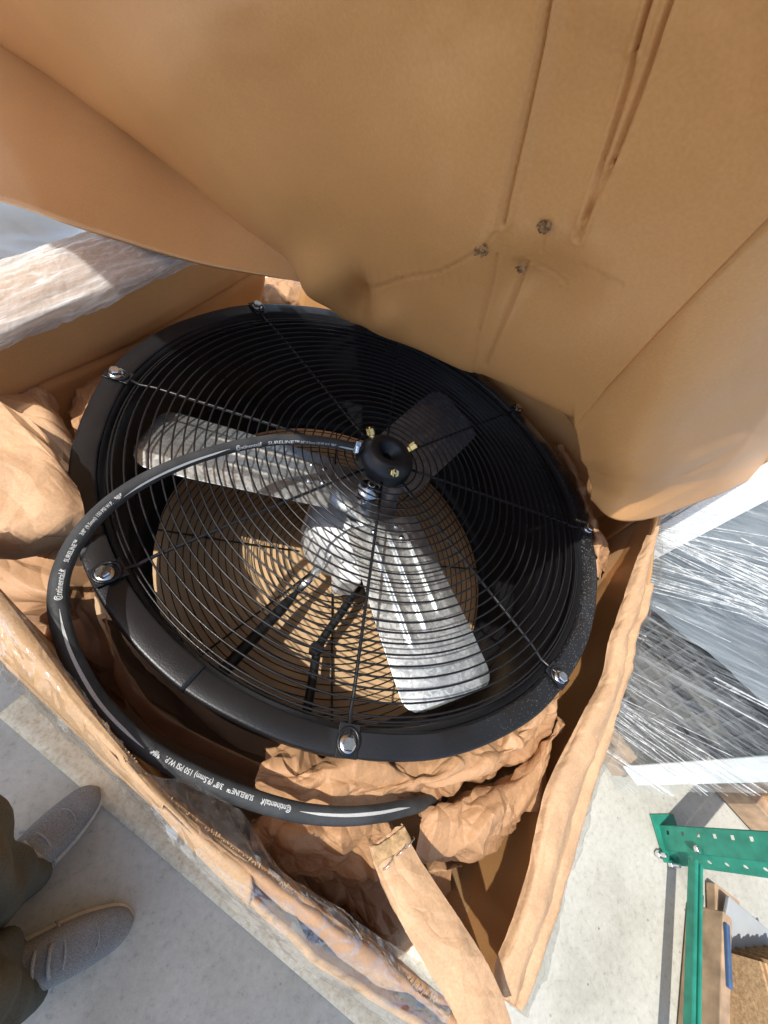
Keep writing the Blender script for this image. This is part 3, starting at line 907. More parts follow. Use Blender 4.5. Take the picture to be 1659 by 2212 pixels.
hexprism('set_screw', 0.006, 0.012, M_STEEL, fan, Matrix.Translation((-0.006, -0.024, -0.088)) @ Matrix.Rotation(math.radians(90), 4, 'X'))
# motor
mot = fix_normals(lathe('motor', [(0.0001, -0.158), (0.040, -0.160), (0.066, -0.166), (0.084, -0.180), (0.088, -0.196), (0.088, -0.275), (0.084, -0.292), (0.07, -0.305), (0.0001, -0.31)], M_MOTOR, fan, 64))
sharp(mot, 50)
for k_ in range(22):
    a = 2 * math.pi * k_ / 22
    f_ = boxmesh('cooling_fin', (0.007, 0.0035, 0.070), M_MOTOR, mot, bevel=0.0008)
    f_.matrix_local = Matrix.Rotation(a, 4, 'Z') @ Matrix.Translation((0.0895, 0, -0.234))
jb = boxmesh('junction_box', (0.060, 0.045, 0.07), M_MOTOR, mot, bevel=0.006)
jb.matrix_local = Matrix.Rotation(math.radians(-85), 4, 'Z') @ Matrix.Translation((0.098, 0, -0.245))
# mounting arms
def fl_pt(x, y, d): return at(x, y, 0.49318089 + d) - FC
p0, p1, p2 = fl_pt(440, 1495, .255), fl_pt(642, 1278, .27), fl_pt(700, 1215, .262)
pts = catmull(np.array([p0, p0 * .5 + p1 * .5, p1]), 12)
tube('mounting_arm', pts, [0.011] * 10 + [0.0085, 0.0045], M_BLACK, fan, 16)
tube('arm_bracket', [p1, p1 * .5 + p2 * .5, p2], [0.0075, 0.0095, 0.0095], M_STEEL, fan, 10, flat=.3)
q0, q1, q2 = fl_pt(655, 1575, .27), fl_pt(690, 1395, .285), fl_pt(778, 1262, .275)
tube('mounting_arm', catmull(np.array([q0, q0 * .5 + q1 * .5, q1, q1 * .5 + q2 * .5, q2]), 24), 0.0085, M_BLACK, fan, 14)
hexprism('clip_nut', 0.014, 0.02, M_BLACK, fan, Matrix.Translation(Vector(fl_pt(683, 1402, .275))))
p3, p4 = fl_pt(740, 1235, .262), fl_pt(785, 1235, .27)
tube('arm_bracket', [q2, q2 * .4 + p4 * .6 + np.array([0, 0, .01]), p4], [0.008, 0.010, 0.010], M_STEEL, fan, 10, flat=.35)

# misting hub on the guard
hub = fix_normals(lathe('mist_hub', [(0.047, -0.002), (0.0495, 0.000), (0.0495, 0.004), (0.0480, 0.016), (0.0455, 0.0225), (0.0345, 0.0335), (0.0320, 0.0350), (0.0225, 0.0355), (0.0210, 0.0347), (0.0200, 0.031), (0.0085, 0.018), (0.0085, 0.004), (0.0001, 0.004)], M_HUB, fan, 72))
sharp(hub, 40)
for a in (-84, 28, 138, 205):
    if a == 205: continue
    ar = math.radians(a)
    dirv = Vector((math.cos(ar) * .70, math.sin(ar) * .70, .70)).normalized()
    basep = Vector((0.0402 * math.cos(ar), 0.0402 * math.sin(ar), 0.0275))
    q = dirv.to_track_quat('Z', 'Y').to_matrix().to_4x4()
    nz = hexprism('brass_nozzle', 0.0078, 0.012, M_BRASS, fan, Matrix.Translation(basep + dirv * 0.0105) @ q, bevel=0.0008)
    th = lathe('nozzle_thread', [(0.0054, -0.0125), (0.0054, -0.0112), (0.0061, -0.0106), (0.0054, -0.0100), (0.0061, -0.0094), (0.0054, -0.0088), (0.0061, -0.0082), (0.0054, -0.0074), (0.0054, -0.005)], M_BRASS, nz, 20)
    sl_ = boxmesh('nozzle_slot', (0.0024, 0.0162, 0.0026), M_BLACK, nz); sl_.location = (0, 0, 0.0054)
    tip = lathe('nozzle_tip', [(0.0001, 0.0080), (0.0018, 0.0078), (0.0025, 0.006)], M_BRASS, nz, 16)
# barb that takes the hose
barb_end = at(790, 972, .478) - FC
bt0 = at(762, 966, .476) - FC
tube('hose_barb', [barb_end + (barb_end - bt0) * .8, barb_end, bt0], 0.0062, M_HUB, fan, 16)

# ------------------------------------------------------------------ hose with its print
HR = 0.0081
hp = [(783, 971, .477), (765, 967, .476), (735, 960, .472), (700, 954, .467), (650, 950, .460), (600, 950, .455), (550, 956, .450), (500, 966, .446), (450, 980, .443), (400, 997, .440), (350, 1018, .437), (300, 1044, .434),
      (255, 1074, .432), (215, 1108, .430), (180, 1147, .429), (152, 1190, .429), (132, 1240, .429), (125, 1290, .430), (130, 1340, .431), (145, 1395, .433), (170, 1450, .436), (205, 1508, .440), (250, 1560, .444), (310, 1612, .449), (380, 1655, .453),
      (450, 1690, .456), (520, 1718, .459), (590, 1741, .462), (660, 1757, .465), (740, 1763, .470), (810, 1758, .480), (870, 1746, .500), (915, 1734, .535), (955, 1722, .590), (985, 1712, .66)]
HP = catmull(np.array([at(*q) for q in hp]), 700)
# even spacing
ds = np.concatenate([[0], np.cumsum(np.linalg.norm(np.diff(HP, axis=0), axis=1))])
sN = np.linspace(0, ds[-1], 520)
HP = np.stack([np.interp(sN, ds, HP[:, i]) for i in range(3)], 1)
hose = empty('rubber_hose', HP[0])
tag(hose, 'black rubber hose with white lettering curving from the hub around the fan', 'hose')
h0 = HP[0].copy()
HPl = HP - h0
hb = tube('hose_body', HPl, HR, M_RUBBER, hose, 24)
HT = np.gradient(HP, axis=0); HT /= np.linalg.norm(HT, axis=1, keepdims=True)
view = np.array([0, 0, CAM_H]) - HP
view /= np.linalg.norm(view, axis=1, keepdims=True)
HN = view - HT * np.sum(view * HT, 1, keepdims=True); HN /= np.linalg.norm(HN, axis=1, keepdims=True)
HB = np.cross(HT, HN)
LTOT = sN[-1]
# pixel track of the hose to find arc lengths
hx = np.array([(M.T @ (p - [0, 0, CAM_H])) for p in HP]); hxp = np.stack([CX + FPX * hx[:, 0] / hx[:, 2], CY + FPX * hx[:, 1] / hx[:, 2]], 1)
def s_at(x, y):
    return float(sN[np.argmin((hxp[:, 0] - x) ** 2 + (hxp[:, 1] - y) ** 2)])
def hose_map(s, w, off=0.0004, ang0=0.0):
    """s along the hose, w across (metres round the circumference)"""
    c = [np.interp(s, sN, HPl[:, i]) for i in range(3)]
    n = np.array([np.interp(s, sN, HN[:, i]) for i in range(3)]); b = np.array([np.interp(s, sN, HB[:, i]) for i in range(3)])
    a = ang0 + w / HR
    return np.array(c) + (HR + off) * (n * math.cos(a) + b * math.sin(a))

def text_mesh(txt, size, cw=1.0):
    cu = bpy.data.curves.new('t', 'FONT'); cu.body = txt; cu.size = size
    cu.resolution_u = 3
    cu.space_character = cw
    cu.offset = size * 0.018
    ob = bpy.data.objects.new('t', cu); COL.objects.link(ob)
    dg = bpy.context.evaluated_depsgraph_get(); dg.update()
    me = bpy.data.meshes.new_from_object(ob.evaluated_get(dg))
    V = np.array([v.co[:] for v in me.vertices]).reshape(-1, 3); F = [tuple(p.vertices) for p in me.polygons]
    bpy.data.objects.remove(ob); bpy.data.curves.remove(cu); bpy.data.meshes.remove(me)
    return V, F
def print_text(name, txt, s_from, s_to, size, ang0):
    """lettering reads from s_from (left) towards s_to (the hub end)"""
    V, F = text_mesh(txt, 1.0)
    wid = V[:, 0].max() - V[:, 0].min()
    k = (s_from - s_to) / wid
    hgt = min(k * 1.12, size)
    V = V * np.array([1, hgt, 1])
    yc = hgt * 0.35
    verts = []
    for v in V:
        s = s_from - (v[0] - V[:, 0].min()) * k
        verts.append(hose_map(s, (v[1] - yc), 0.00035, ang0))
    mesh(name, verts, F, M_PRINT, hose, smooth=False)
def print_poly(name, pts, s_from, s_to, ang0):
    verts = []; n = 40
    # pts: list of (t, lower, upper) across in metres
    for i in range(n):
        t = i / (n - 1)
        lo = np.interp(t, [p[0] for p in pts], [p[1] for p in pts]); hi = np.interp(t, [p[0] for p in pts], [p[2] for p in pts])
        s = s_from + (s_to - s_from) * t
        verts += [hose_map(s, lo, .00035, ang0), hose_map(s, hi, .00035, ang0)]
    mesh(name, verts, [(2 * i, 2 * i + 1, 2 * i + 3, 2 * i + 2) for i in range(n - 1)], M_PRINT, hose, smooth=False)

def logo(s_from, s_to, size, ang0):
    # big C wrapped round a small o, then the rest of the word, then a little rearing horse
    L = s_from - s_to
    print_text('hose_lettering', 'ntinental', s_from - L * .155, s_from - L * .845, size * .92, ang0)
    cs = s_from - L * .075
    R0 = L * .075
    for (rr, w, a0, a1) in ((R0, R0 * .30, 40, 320), (R0 * .50, R0 * .26, 0, 360)):
        v = []; n = 40
        for i in range(n):
            a = math.radians(a0 + (a1 - a0) * i / (n - 1))
            for r in (rr - w / 2, rr + w / 2):
                v.append(hose_map(cs - r * math.cos(a) * 1.0, r * math.sin(a) * 1.15, .00035, ang0))
        mesh('hose_lettering', v, [(2 * i, 2 * i + 1, 2 * i + 3, 2 * i + 2) for i in range(n - 1)], M_PRINT, hose, smooth=False)
    hs = [(0, -.1), (.18, .25), (.05, .55), (.3, .5), (.42, .95), (.58, .8), (.5, .6), (.75, .75), (.95, .62), (.7, .5), (.62, .2), (.85, -.15), (.68, -.2), (.5, .12), (.36, .1), (.3, -.25), (.15, -.25)]
    s0 = s_from - L * .865; Lh = L * .12
    v = [hose_map(s0 - Lh * x, (y - .3) * Lh * 1.2, .00035, ang0) for x, y in hs]
    mesh('hose_emblem', v, [tuple(range(len(hs)))], M_PRINT, hose, smooth=False)
def mark(s_from, s_to, size, ang0):
    # small maker's mark: a wing of slanted bars either side of a block
    L = s_from - s_to
    for t0, t1, a, b in ((0, .22, .55, .85), (.12, .30, .30, .55), (.33, .42, .05, .85), (.46, .54, .05, .85), (.58, .66, .05, .85), (.70, .88, .30, .55), (.78, 1.0, .55, .85)):
        q = [(t0, a), (t1, a), (t1, b), (t0, b)]
        v = [hose_map(s_from - L * (t + .06 * (yy - .4)), (yy - .4) * size * .62, .00035, ang0) for t, yy in q]
        mesh('hose_emblem', v, [(0, 1, 2, 3)], M_PRINT, hose, smooth=False)

for (cq, sq, nq, mq, ang0, size) in [
        (((505, 965), (562, 955)), ((573, 953), (642, 950)), ((645, 950), (708, 955)), ((712, 956), (723, 958)), -0.42, 0.0072),
        (((123, 1303), (133, 1237)), ((137, 1222), (152, 1164)), ((160, 1152), (222, 1075)), ((228, 1066), (243, 1052)), -0.05, 0.0076),
        (((622, 1750), (560, 1732)), ((545, 1727), (488, 1706)), ((478, 1702), (355, 1642)), ((345, 1635), (325, 1622)), -0.10, 0.0076)]:
    S_ = lambda q: s_at(*q)
    logo(S_(cq[0]), S_(cq[1]), size, ang0)
    print_text('hose_lettering', 'SURELINE™', S_(sq[0]), S_(sq[1]), size * .9, ang0)
    print_text('hose_lettering', '3/8" (9.5mm) 150 PSI W.P.', S_(nq[0]), S_(nq[1]), size * .9, ang0)
    mark(S_(mq[0]), S_(mq[1]), size * 1.1, ang0)
for p_, q_, ang0 in (((255, 1072), (490, 968), -0.35), ((120, 1325), (312, 1612), -0.05), ((640, 1752), (870, 1742), -0.05), ((728, 959), (768, 967), -0.42)):
    sa, sb = s_at(*p_), s_at(*q_)
    taper = [(0, -.0005, -.0003), (.15, -.0012, .0008), (.5, -.0015, .0013), (.85, -.0008, .0015), (1, .0010, .0013)]
    print_poly('hose_stripe', taper, sa, sb, ang0)
# clamp
ic = int(np.argmin(np.abs(sN - s_at(768, 967))))
t = np.linspace(0, 2 * math.pi, 32, endpoint=False)
cv = []
cen, tn, nn, bb = HPl[ic], HT[ic], HN[ic], HB[ic]
prof_c = [(-.0045, .0003), (-.0045, .0013), (.0045, .0013), (.0045, .0003)]
for a in t:
    for (x, e) in prof_c:
        cv.append(cen + tn * x + (HR + e) * (nn * math.cos(a) + bb * math.sin(a)))
cf = [(i * 4 + j, ((i + 1) % 32) * 4 + j, ((i + 1) % 32) * 4 + j + 1, i * 4 + j + 1) for i in range(32) for j in range(3)]
cl = fix_normals(mesh('hose_clamp', cv, cf, M_ZINC, hose, smooth=False))
R3 = Matrix(((tn[0], bb[0], nn[0]), (tn[1], bb[1], nn[1]), (tn[2], bb[2], nn[2]))).to_4x4()
scp = cen + nn * (HR + .004) - bb * 0.002
hd = hexprism('clamp_screw', 0.0042, 0.012, M_ZINC, cl, Matrix.Translation(Vector(scp)) @ R3 @ Matrix.Rotation(math.radians(90), 4, 'X'), sides=14, bevel=0.0008)
hs_ = boxmesh('clamp_housing', (0.0095, 0.011, 0.0045), M_ZINC, cl, bevel=0.0009)
hs_.matrix_local = Matrix.Translation(Vector(cen + nn * (HR + .0026) + bb * .006)) @ R3
for k_ in range(4):
    s_ = boxmesh('clamp_slot', (0.0055, 0.0008, 0.0006), M_BLACK, cl)
    s_.matrix_local = Matrix.Translation(Vector(cen + nn * (HR + .0051) + bb * (.003 + .0022 * k_))) @ R3

# ------------------------------------------------------------------ crumpled kraft paper
def paper(name, label, rows, nu, nv, mat, crumple, seed, thick=0.0006, ragged=0.004, group=None):
    base = np.mean([p for r in rows for p in r], axis=0)
    e = empty(name, base)
    tag(e, label, 'packing paper', group)
    sheet('paper_sheet', [[np.asarray(p) - base for p in r] for r in rows], int(nu * 1.7), int(nv * 1.7), mat, e, crumple=crumple, seed=seed, thick=thick, ragged=ragged, ridge=True, smooth=False)
    return e
G = lambda *q: [at(*p) for p in q]
paper('crumpled_paper', 'crumpled brown paper tucked under the scuffed front rim of the fan',
      [G((570, 1600, .60), (700, 1600, .58), (830, 1600, .58), (960, 1590, .58), (1080, 1540, .58), (1190, 1440, .58)),
       G((575, 1628, .54), (690, 1632, .525), (830, 1645, .525), (960, 1640, .525), (1090, 1590, .525), (1205, 1490, .525)),
       G((560, 1660, .515), (690, 1672, .50), (830, 1680, .505), (960, 1668, .51), (1100, 1625, .515), (1208, 1520, .52)),
       G((548, 1700, .525), (680, 1720, .505), (800, 1724, .505), (900, 1700, .515), (1010, 1660, .53), (1190, 1560, .54)),
       G((552, 1735, .56), (680, 1742, .545), (800, 1745, .545), (900, 1730, .555), (1000, 1700, .58), (1170, 1610, .59))],
      150, 60, M_PAPER, [(0.050, 0.015), (0.024, 0.0075), (0.009, 0.0009)], 61)
paper('crumpled_paper', 'large crumpled lobe of brown paper right of the hose end, above the torn strip',
      [G((880, 1740, .64), (960, 1722, .66), (1060, 1690, .66), (1150, 1630, .64), (1200, 1540, .60)),
       G((905, 1752, .535), (985, 1715, .545), (1070, 1690, .555), (1150, 1640, .55), (1207, 1560, .54)),
       G((905, 1790, .53), (990, 1765, .52), (1075, 1740, .525), (1150, 1690, .535), (1200, 1620, .54)),
       G((890, 1845, .555), (985, 1838, .535), (1070, 1805, .535), (1130, 1760, .55), (1180, 1690, .56)),
       G((890, 1880, .60), (980, 1862, .59), (1065, 1832, .59), (1125, 1790, .60), (1165, 1730, .61))],
      130, 70, M_PAPER, [(0.052, 0.017), (0.025, 0.0075), (0.009, 0.0009)], 67)
paper('crumpled_paper', 'crumpled brown paper in shade below the hose, left of the torn strip',
      [G((540, 1760, .57), (620, 1765, .55), (700, 1770, .55), (780, 1775, .555), (850, 1775, .57)),
       G((545, 1800, .56), (620, 1805, .54), (705, 1815, .545), (780, 1815, .55), (860, 1810, .57)),
       G((570, 1850, .58), (640, 1860, .565), (720, 1870, .565), (790, 1860, .575), (870, 1850, .59)),
       G((620, 1900, .63), (680, 1905, .62), (740, 1905, .62), (800, 1895, .63), (880, 1880, .64))],
      110, 60, M_PAPER, [(0.050, 0.015), (0.024, 0.0075), (0.009, 0.0009)], 71)
paper('crumpled_paper', 'dark crumpled paper deep in the near corner of the box',
      [G((560, 1830, .78), (680, 1850, .74), (800, 1850, .74), (930, 1850, .74), (1020, 1840, .76)),
       G((600, 1880, .72), (690, 1890, .69), (800, 1890, .70), (920, 1885, .70), (1000, 1865, .68)),
       G((650, 1950, .74), (720, 1965, .72), (810, 1970, .72), (900, 1960, .74), (985, 1900, .72)),
       G((700, 2020, .82), (760, 2040, .82), (830, 2060, .82), (900, 2050, .82), (970, 1990, .82))],
      110, 60, M_PAPER, [(0.07, 0.02), (0.03, 0.007)], 75)
paper('crumpled_paper', 'pale brown folded paper in sunlight at the left edge',
      [G((-160, 830, .50), (-60, 850, .475), (30, 890, .46), (95, 935, .455), (140, 985, .47)),
       G((-160, 950, .46), (-60, 955, .445), (40, 965, .44), (120, 995, .445), (165, 1040, .46)),
       G((-160, 1060, .45), (-60, 1065, .44), (50, 1075, .438), (130, 1085, .445), (176, 1110, .46)),
       G((-160, 1150, .46), (-60, 1160, .45), (50, 1165, .45), (125, 1165, .46), (178, 1160, .48)),
       G((-160, 1220, .50), (-60, 1215, .50), (40, 1205, .505), (120, 1185, .51), (168, 1178, .53))],
      120, 90, M_PAPER2, [(0.10, 0.012), (0.035, 0.003), (0.012, 0.0006)], 80)
paper('crumpled_paper', 'shaded brown paper bunched against the left wall of the box, behind the sunlit paper',
      [G((-150, 760, .56), (-40, 780, .53), (40, 785, .52), (95, 800, .53), (140, 850, .56)),
       G((-150, 820, .53), (-40, 825, .50), (45, 835, .495), (105, 855, .50), (150, 910, .53)),
       G((-150, 900, .52), (-40, 900, .49), (50, 900, .485), (115, 920, .49), (170, 985, .53)),
       G((-150, 980, .56), (-40, 980, .55), (60, 990, .55), (130, 1010, .55), (185, 1040, .58))],
      110, 70, M_PAPER2, [(0.065, 0.014), (0.025, 0.004)], 84)
paper('crumpled_paper', 'small crumpled tuft of brown paper poking out behind the upper left bolt of the rim',
      [G((140, 890, .62), (175, 840, .62), (215, 800, .62), (260, 770, .62)),
       G((150, 900, .545), (180, 850, .54), (222, 806, .54), (262, 780, .545)),
       G((165, 960, .53), (195, 890, .525), (235, 835, .525), (275, 800, .53)),
       G((200, 985, .58), (230, 910, .57), (265, 855, .57), (300, 815, .58))],
      70, 50, M_PAPER, [(0.04, 0.012), (0.018, 0.004)], 88)
paper('crumpled_paper', 'narrow crumpled brown paper squeezed between the right side of the rim and the box',
      [G((1190, 930, .60), (1205, 985, .60), (1225, 1040, .60), (1240, 1110, .60), (1262, 1180, .60), (1280, 1260, .60)),
       G((1205, 960, .53), (1225, 1000, .525), (1250, 1060, .52), (1268, 1120, .52), (1285, 1180, .52), (1285, 1250, .53)),
       G((1215, 975, .54), (1240, 1010, .525), (1262, 1065, .52), (1278, 1115, .52), (1304, 1175, .52), (1300, 1225, .53)),
       G((1222, 1000, .60), (1245, 1040, .60), (1265, 1085, .60), (1285, 1140, .60), (1308, 1200, .60), (1302, 1250, .60))],
      110, 40, M_PAPER, [(0.04, 0.011), (0.018, 0.004)], 92)
paper('crumpled_paper', 'dark brown crumpled paper in the far corner behind the rim, under the side flap',
      [G((520, 600, .80), (590, 590, .80), (660, 600, .80), (740, 640, .80)),
       G((550, 622, .70), (610, 604, .69), (680, 620, .69), (750, 665, .70)),
       G((570, 650, .70), (630, 648, .69), (700, 660, .69), (770, 700, .70)),
       G((580, 690, .76), (640, 690, .76), (710, 700, .76), (780, 740, .76))],
      70, 50, M_PAPER, [(0.05, 0.015), (0.02, 0.005)], 95)
paper('folded_paper', 'smooth folded brown paper in deep shade between the hose and the rim',
      [G((200, 1330, .74), (235, 1400, .70), (260, 1480, .68), (330, 1560, .67), (440, 1625, .67), (560, 1680, .68)),
       G((222, 1330, .67), (250, 1400, .64), (290, 1475, .63), (370, 1550, .62), (480, 1610, .63), (590, 1660, .64)),
       G((255, 1340, .72), (295, 1410, .72), (345, 1480, .72), (420, 1540, .72), (510, 1600, .72), (600, 1650, .72))],
      110, 50, M_PAPER, [(0.10, 0.010), (0.03, 0.002)], 98)
paper('folded_paper', 'dark folded brown paper left of the hose, down against the near wall',
      [G((-60, 1190, .70), (40, 1205, .66), (120, 1215, .64), (210, 1235, .66)),
       G((-40, 1260, .66), (60, 1275, .62), (130, 1290, .61), (215, 1310, .64)),
       G((10, 1330, .70), (90, 1350, .67), (170, 1390, .67), (240, 1420, .69)),
       G((70, 1400, .78), (130, 1440, .77), (210, 1490, .77), (280, 1520, .78))],
      90, 60, M_PAPER, [(0.08, 0.016), (0.03, 0.005)], 101)

# ------------------------------------------------------------------ loose torn strip lying over the near corner
L_ = [(836, 1850, .47), (866, 1925, .462), (915, 2010, .458), (968, 2090, .458), (1030, 2180, .465), (1100, 2290, .48)]
left_e = [(797, 1832, .475), (812, 1878, .470), (836, 1935, .465), (875, 2010, .462), (925, 2095, .462), (975, 2180, .468), (1030, 2290, .485)]
right_e = [(868, 1782, .475), (892, 1832, .470), (925, 1885, .465), (975, 1965, .462), (1030, 2050, .462), (1072, 2130, .468), (1130, 2290, .485)]
cs_ = empty('cardboard_strip', at(950, 2030, .47))
tag(cs_, 'loose torn kraft cardboard strip with staples sticking up over the near box corner', 'cardboard strip')
s0_ = np.array(cs_.location)
Le, Re = [at(*q) - s0_ for q in left_e], [at(*q) - s0_ for q in right_e]
rows = [[Le[i] * (1 - t) + Re[i] * t + np.array([0, 0, .005 * math.sin(math.pi * t)]) for t in (0, .33, .66, 1)] for i in range(7)]
sheet('strip_face', rows, 90, 320, M_PAPER2, cs_, crumple=[((0.035, 0.14), 0.0016), ((0.016, 0.040), 0.0026), (0.011, 0.0011)], thick=0.004, seed=111, ragged=0.003, ridge=True, smooth=False)
rows = [[Le[i] * (1 - t) + Re[i] * t + np.array([0, 0, .006 + .003 * math.sin(math.pi * t)]) for t in (0.0, .35, .7, 1.0)] for i in (0, 1)]
rows[1] = [r0 * .25 + r1 * .75 for r0, r1 in zip(rows[0], rows[1])]
sheet('frayed_end', rows, 40, 26, M_TORN, cs_, crumple=[(0.016, 0.005), (0.006, 0.0016)], thick=0.0008, seed=113, ragged=0.004)
for x, y in ((838, 1868), (866, 1838), (885, 1822)):
    p = at(x, y, .462) - s0_
    tube('staple', [p + np.array([-.004, -.004, -.003]), p + np.array([-.003, -.003, .0025]), p + np.array([.004, .004, .003]), p + np.array([.005, .005, -.003])], 0.0004, M_ZINC, cs_, 6)

# ------------------------------------------------------------------ stretch film on the box rims
def film(name, label, rows, nu, nv, mat, crumple, seed, ragged=0.006):
    base = np.mean([p for r in rows for p in r], axis=0)
    e = empty(name, base)
    tag(e, label, 'plastic film')
    sheet('film_sheet', [[np.asarray(p) - base for p in r] for r in rows], nu, nv, mat, e, crumple=crumple, seed=seed, ragged=ragged, smooth=False, ridge=True)
    return e
near_film_in = [(-190, 1080, .385), (-100, 1168, .388), (0, 1272, .395), (75, 1368, .40), (150, 1466, .405), (240, 1576, .412), (330, 1668, .42),
                (430, 1690, .44), (540, 1765, .45), (610, 1872, .455), (740, 1962, .465), (850, 2040, .485), (960, 2110, .51)]
film('stretch_film', 'clear crinkled stretch film over the torn near rim beside the hose',
     [[at(*q) for q in near_film_in],
      [p + np.array([0, 0, .012]) for p in P_in[:13]],
      [a * .5 + b * .5 + np.array([0, 0, .022]) for a, b in zip(P_in[:13], P_out[:13])],
      [p + np.array([-BX[0] * .006, -BX[1] * .006, .010]) for p in P_out[:13]],
      [p + np.array([-BX[0] * .010, -BX[1] * .010, -.06]) for p in P_out[:13]]],
     520, 110, M_FILM, [((0.14, 0.022), 0.004), ((0.04, 0.014), 0.0026), (0.010, 0.0011)], 121)
film('stretch_film', 'bright white stretch film wrapped over the left rim of the box',
     [[p + np.array([AX[0] * .006, AX[1] * .006, -.012]) for p in F_in],
      [p + np.array([AX[0] * .004, AX[1] * .004, .012]) for p in F_in],
      lerp(F_in, F_out, .4, .034), lerp(F_in, F_out, .8, .020), [p + np.array([0, 0, .010]) for p in F_out], [p + np.array([-AX[0] * .03, -AX[1] * .03, -.12]) for p in F_out]],
     460, 110, M_FILM_MILKY, [((0.25, 0.02), 0.004), ((0.06, 0.012), 0.0025), (0.010, 0.0008)], 125)
film('stretch_film', 'crinkled bubble of clear film hanging outside the right rim of the box',
     [[p + np.array([0, 0, .006]) for p in lerp(R_in, R_out, .97)],
      [p + np.array([AX[0] * .012, AX[1] * .012, -.02]) for p in R_out],
      [p + np.array([AX[0] * (.030 if i in (4, 5) else .012), AX[1] * (.030 if i in (4, 5) else .012), -.08]) for i, p in enumerate(R_out)],
      [p + np.array([AX[0] * .012, AX[1] * .012, -.16]) for p in R_out],
      [p + np.array([-AX[0] * .002, -AX[1] * .002, -.34]) for p in R_out]],
     240, 60, M_FILM, [(0.05, 0.010), (0.02, 0.005), (0.008, 0.0014)], 129)

# ------------------------------------------------------------------ wrapped load seen past the left rim
tb = empty('wrapped_bundle', at(-60, 470, .75))
tag(tb, 'bundle under pale teal plastic sheet beyond the left rim of the box', 'bundle')
t0 = np.array(tb.location)
M_TEAL = plain('pale_teal_sheet', (0.80, 0.87, 0.87), 0.35, nscale=6, var=0.08, spec=0.5)
zt = CAM_H - .74
rows = []
for b in (0.10, 0.55, 1.0, 1.6, 2.4):
    rows.append([box_pt(a, b, zt + (0.0 if a > -2 else 0)) - t0 for a in (-0.80, -1.1, -1.5, -2.0, -2.6)])
sheet('plastic_sheet', rows, 240, 240, M_TEAL, tb, crumple=[(0.22, 0.03), (0.09, 0.010)], seed=140, ridge=True)
boxmesh('bundle_body', (1.8, 2.3, zt - .06), M_GREYSHEET, tb, loc=Vector(box_pt(-1.72, 1.25, (zt - .06) / 2 + .003)) - Vector(t0), rot=(0, 0, math.radians(-32)))

# ------------------------------------------------------------------ wrapped crate load right of the box
K0 = np.array([1.285, 0.045, 0.0]); ld_d = np.array([-0.6, 0.8, 0.0]); ld_in = np.array([0.8, 0.6, 0.0]); WID = 0.62; DEP = 1.0
ld = empty('wrapped_pallet_load', K0 + ld_d * WID / 2 + ld_in * DEP / 2)
tag(ld, 'stretch wrapped pallet load of dark mesh crates with white corner posts', 'pallet load')
l0 = np.array(ld.location)
def face_pt(t, z, o=0.0):
    return K0 + ld_d * t - ld_in * o + np.array([0, 0, z]) - l0
FN = -ld_in
rotl = Matrix(((ld_d[0], ld_in[0], 0), (ld_d[1], ld_in[1], 0), (0, 0, 1))).to_4x4()
def lbox(name, t, z, o, size, mat, bevel=0.003, parent=None):
    ob = boxmesh(name, size, mat, ld, bevel=bevel)
    ob.matrix_local = Matrix.Translation(Vector(face_pt(t, z, o))) @ rotl
    return ob
# pallet
for i in range(3):
    lbox('pallet_block', .06 + i * .25, .05, -DEP / 2, (0.09, DEP, 0.095), M_WOOD)
for i in range(6):
    lbox('pallet_board', WID / 2, .108, -.045 - i * .182, (WID, 0.10, 0.018), M_WOOD)
# dark mesh crates, two tiers, each with a lattice of ribs
M_RIB = plain('grey_rib', (0.085, 0.088, 0.09), 0.5, nscale=40)
for tier in range(2):
    z0 = 0.12 + tier * 0.215
    cb = lbox('crate', WID / 2, z0 + .105, -DEP / 2 - .012, (WID - .05, DEP - .04, 0.205), M_DARK, 0.004)
    for i in range(15):
        rb = boxmesh('crate_rib', (0.007, 0.010, 0.20), M_RIB, cb)
        rb.location = (-WID / 2 + .04 + i * (WID - .08) / 14, -(DEP - .04) / 2 - .004, 0)
        rb.rotation_euler = (0, math.radians(9), 0)
    for i in range(5):
        rb = boxmesh('crate_rib', (WID - .06, 0.008, 0.007), M_RIB, cb)
        rb.location = (0, -(DEP - .04) / 2 - .006, -.088 + i * .044)
# upper load under a blue grey sheet
M_BLUEGREY = plain('blue_grey_sheet', (0.21, 0.245, 0.275), 0.42, nscale=9, var=0.15)
lbox('upper_carton', WID / 2, .95, -DEP / 2 - .01, (WID - .06, DEP - .06, 0.78), M_GREYSHEET, 0.006)
rows = [[face_pt(t, z + .03 * math.sin(t * 9), .008) for t in (-.02, .15, .3, .45, WID + .01)] for z in (0.565, 0.75, 1.0, 1.34)]
sheet('blue_grey_sheet', rows, 60, 70, M_BLUEGREY, ld, crumple=[(0.16, 0.010), (0.05, 0.003)], seed=150, ragged=.006)
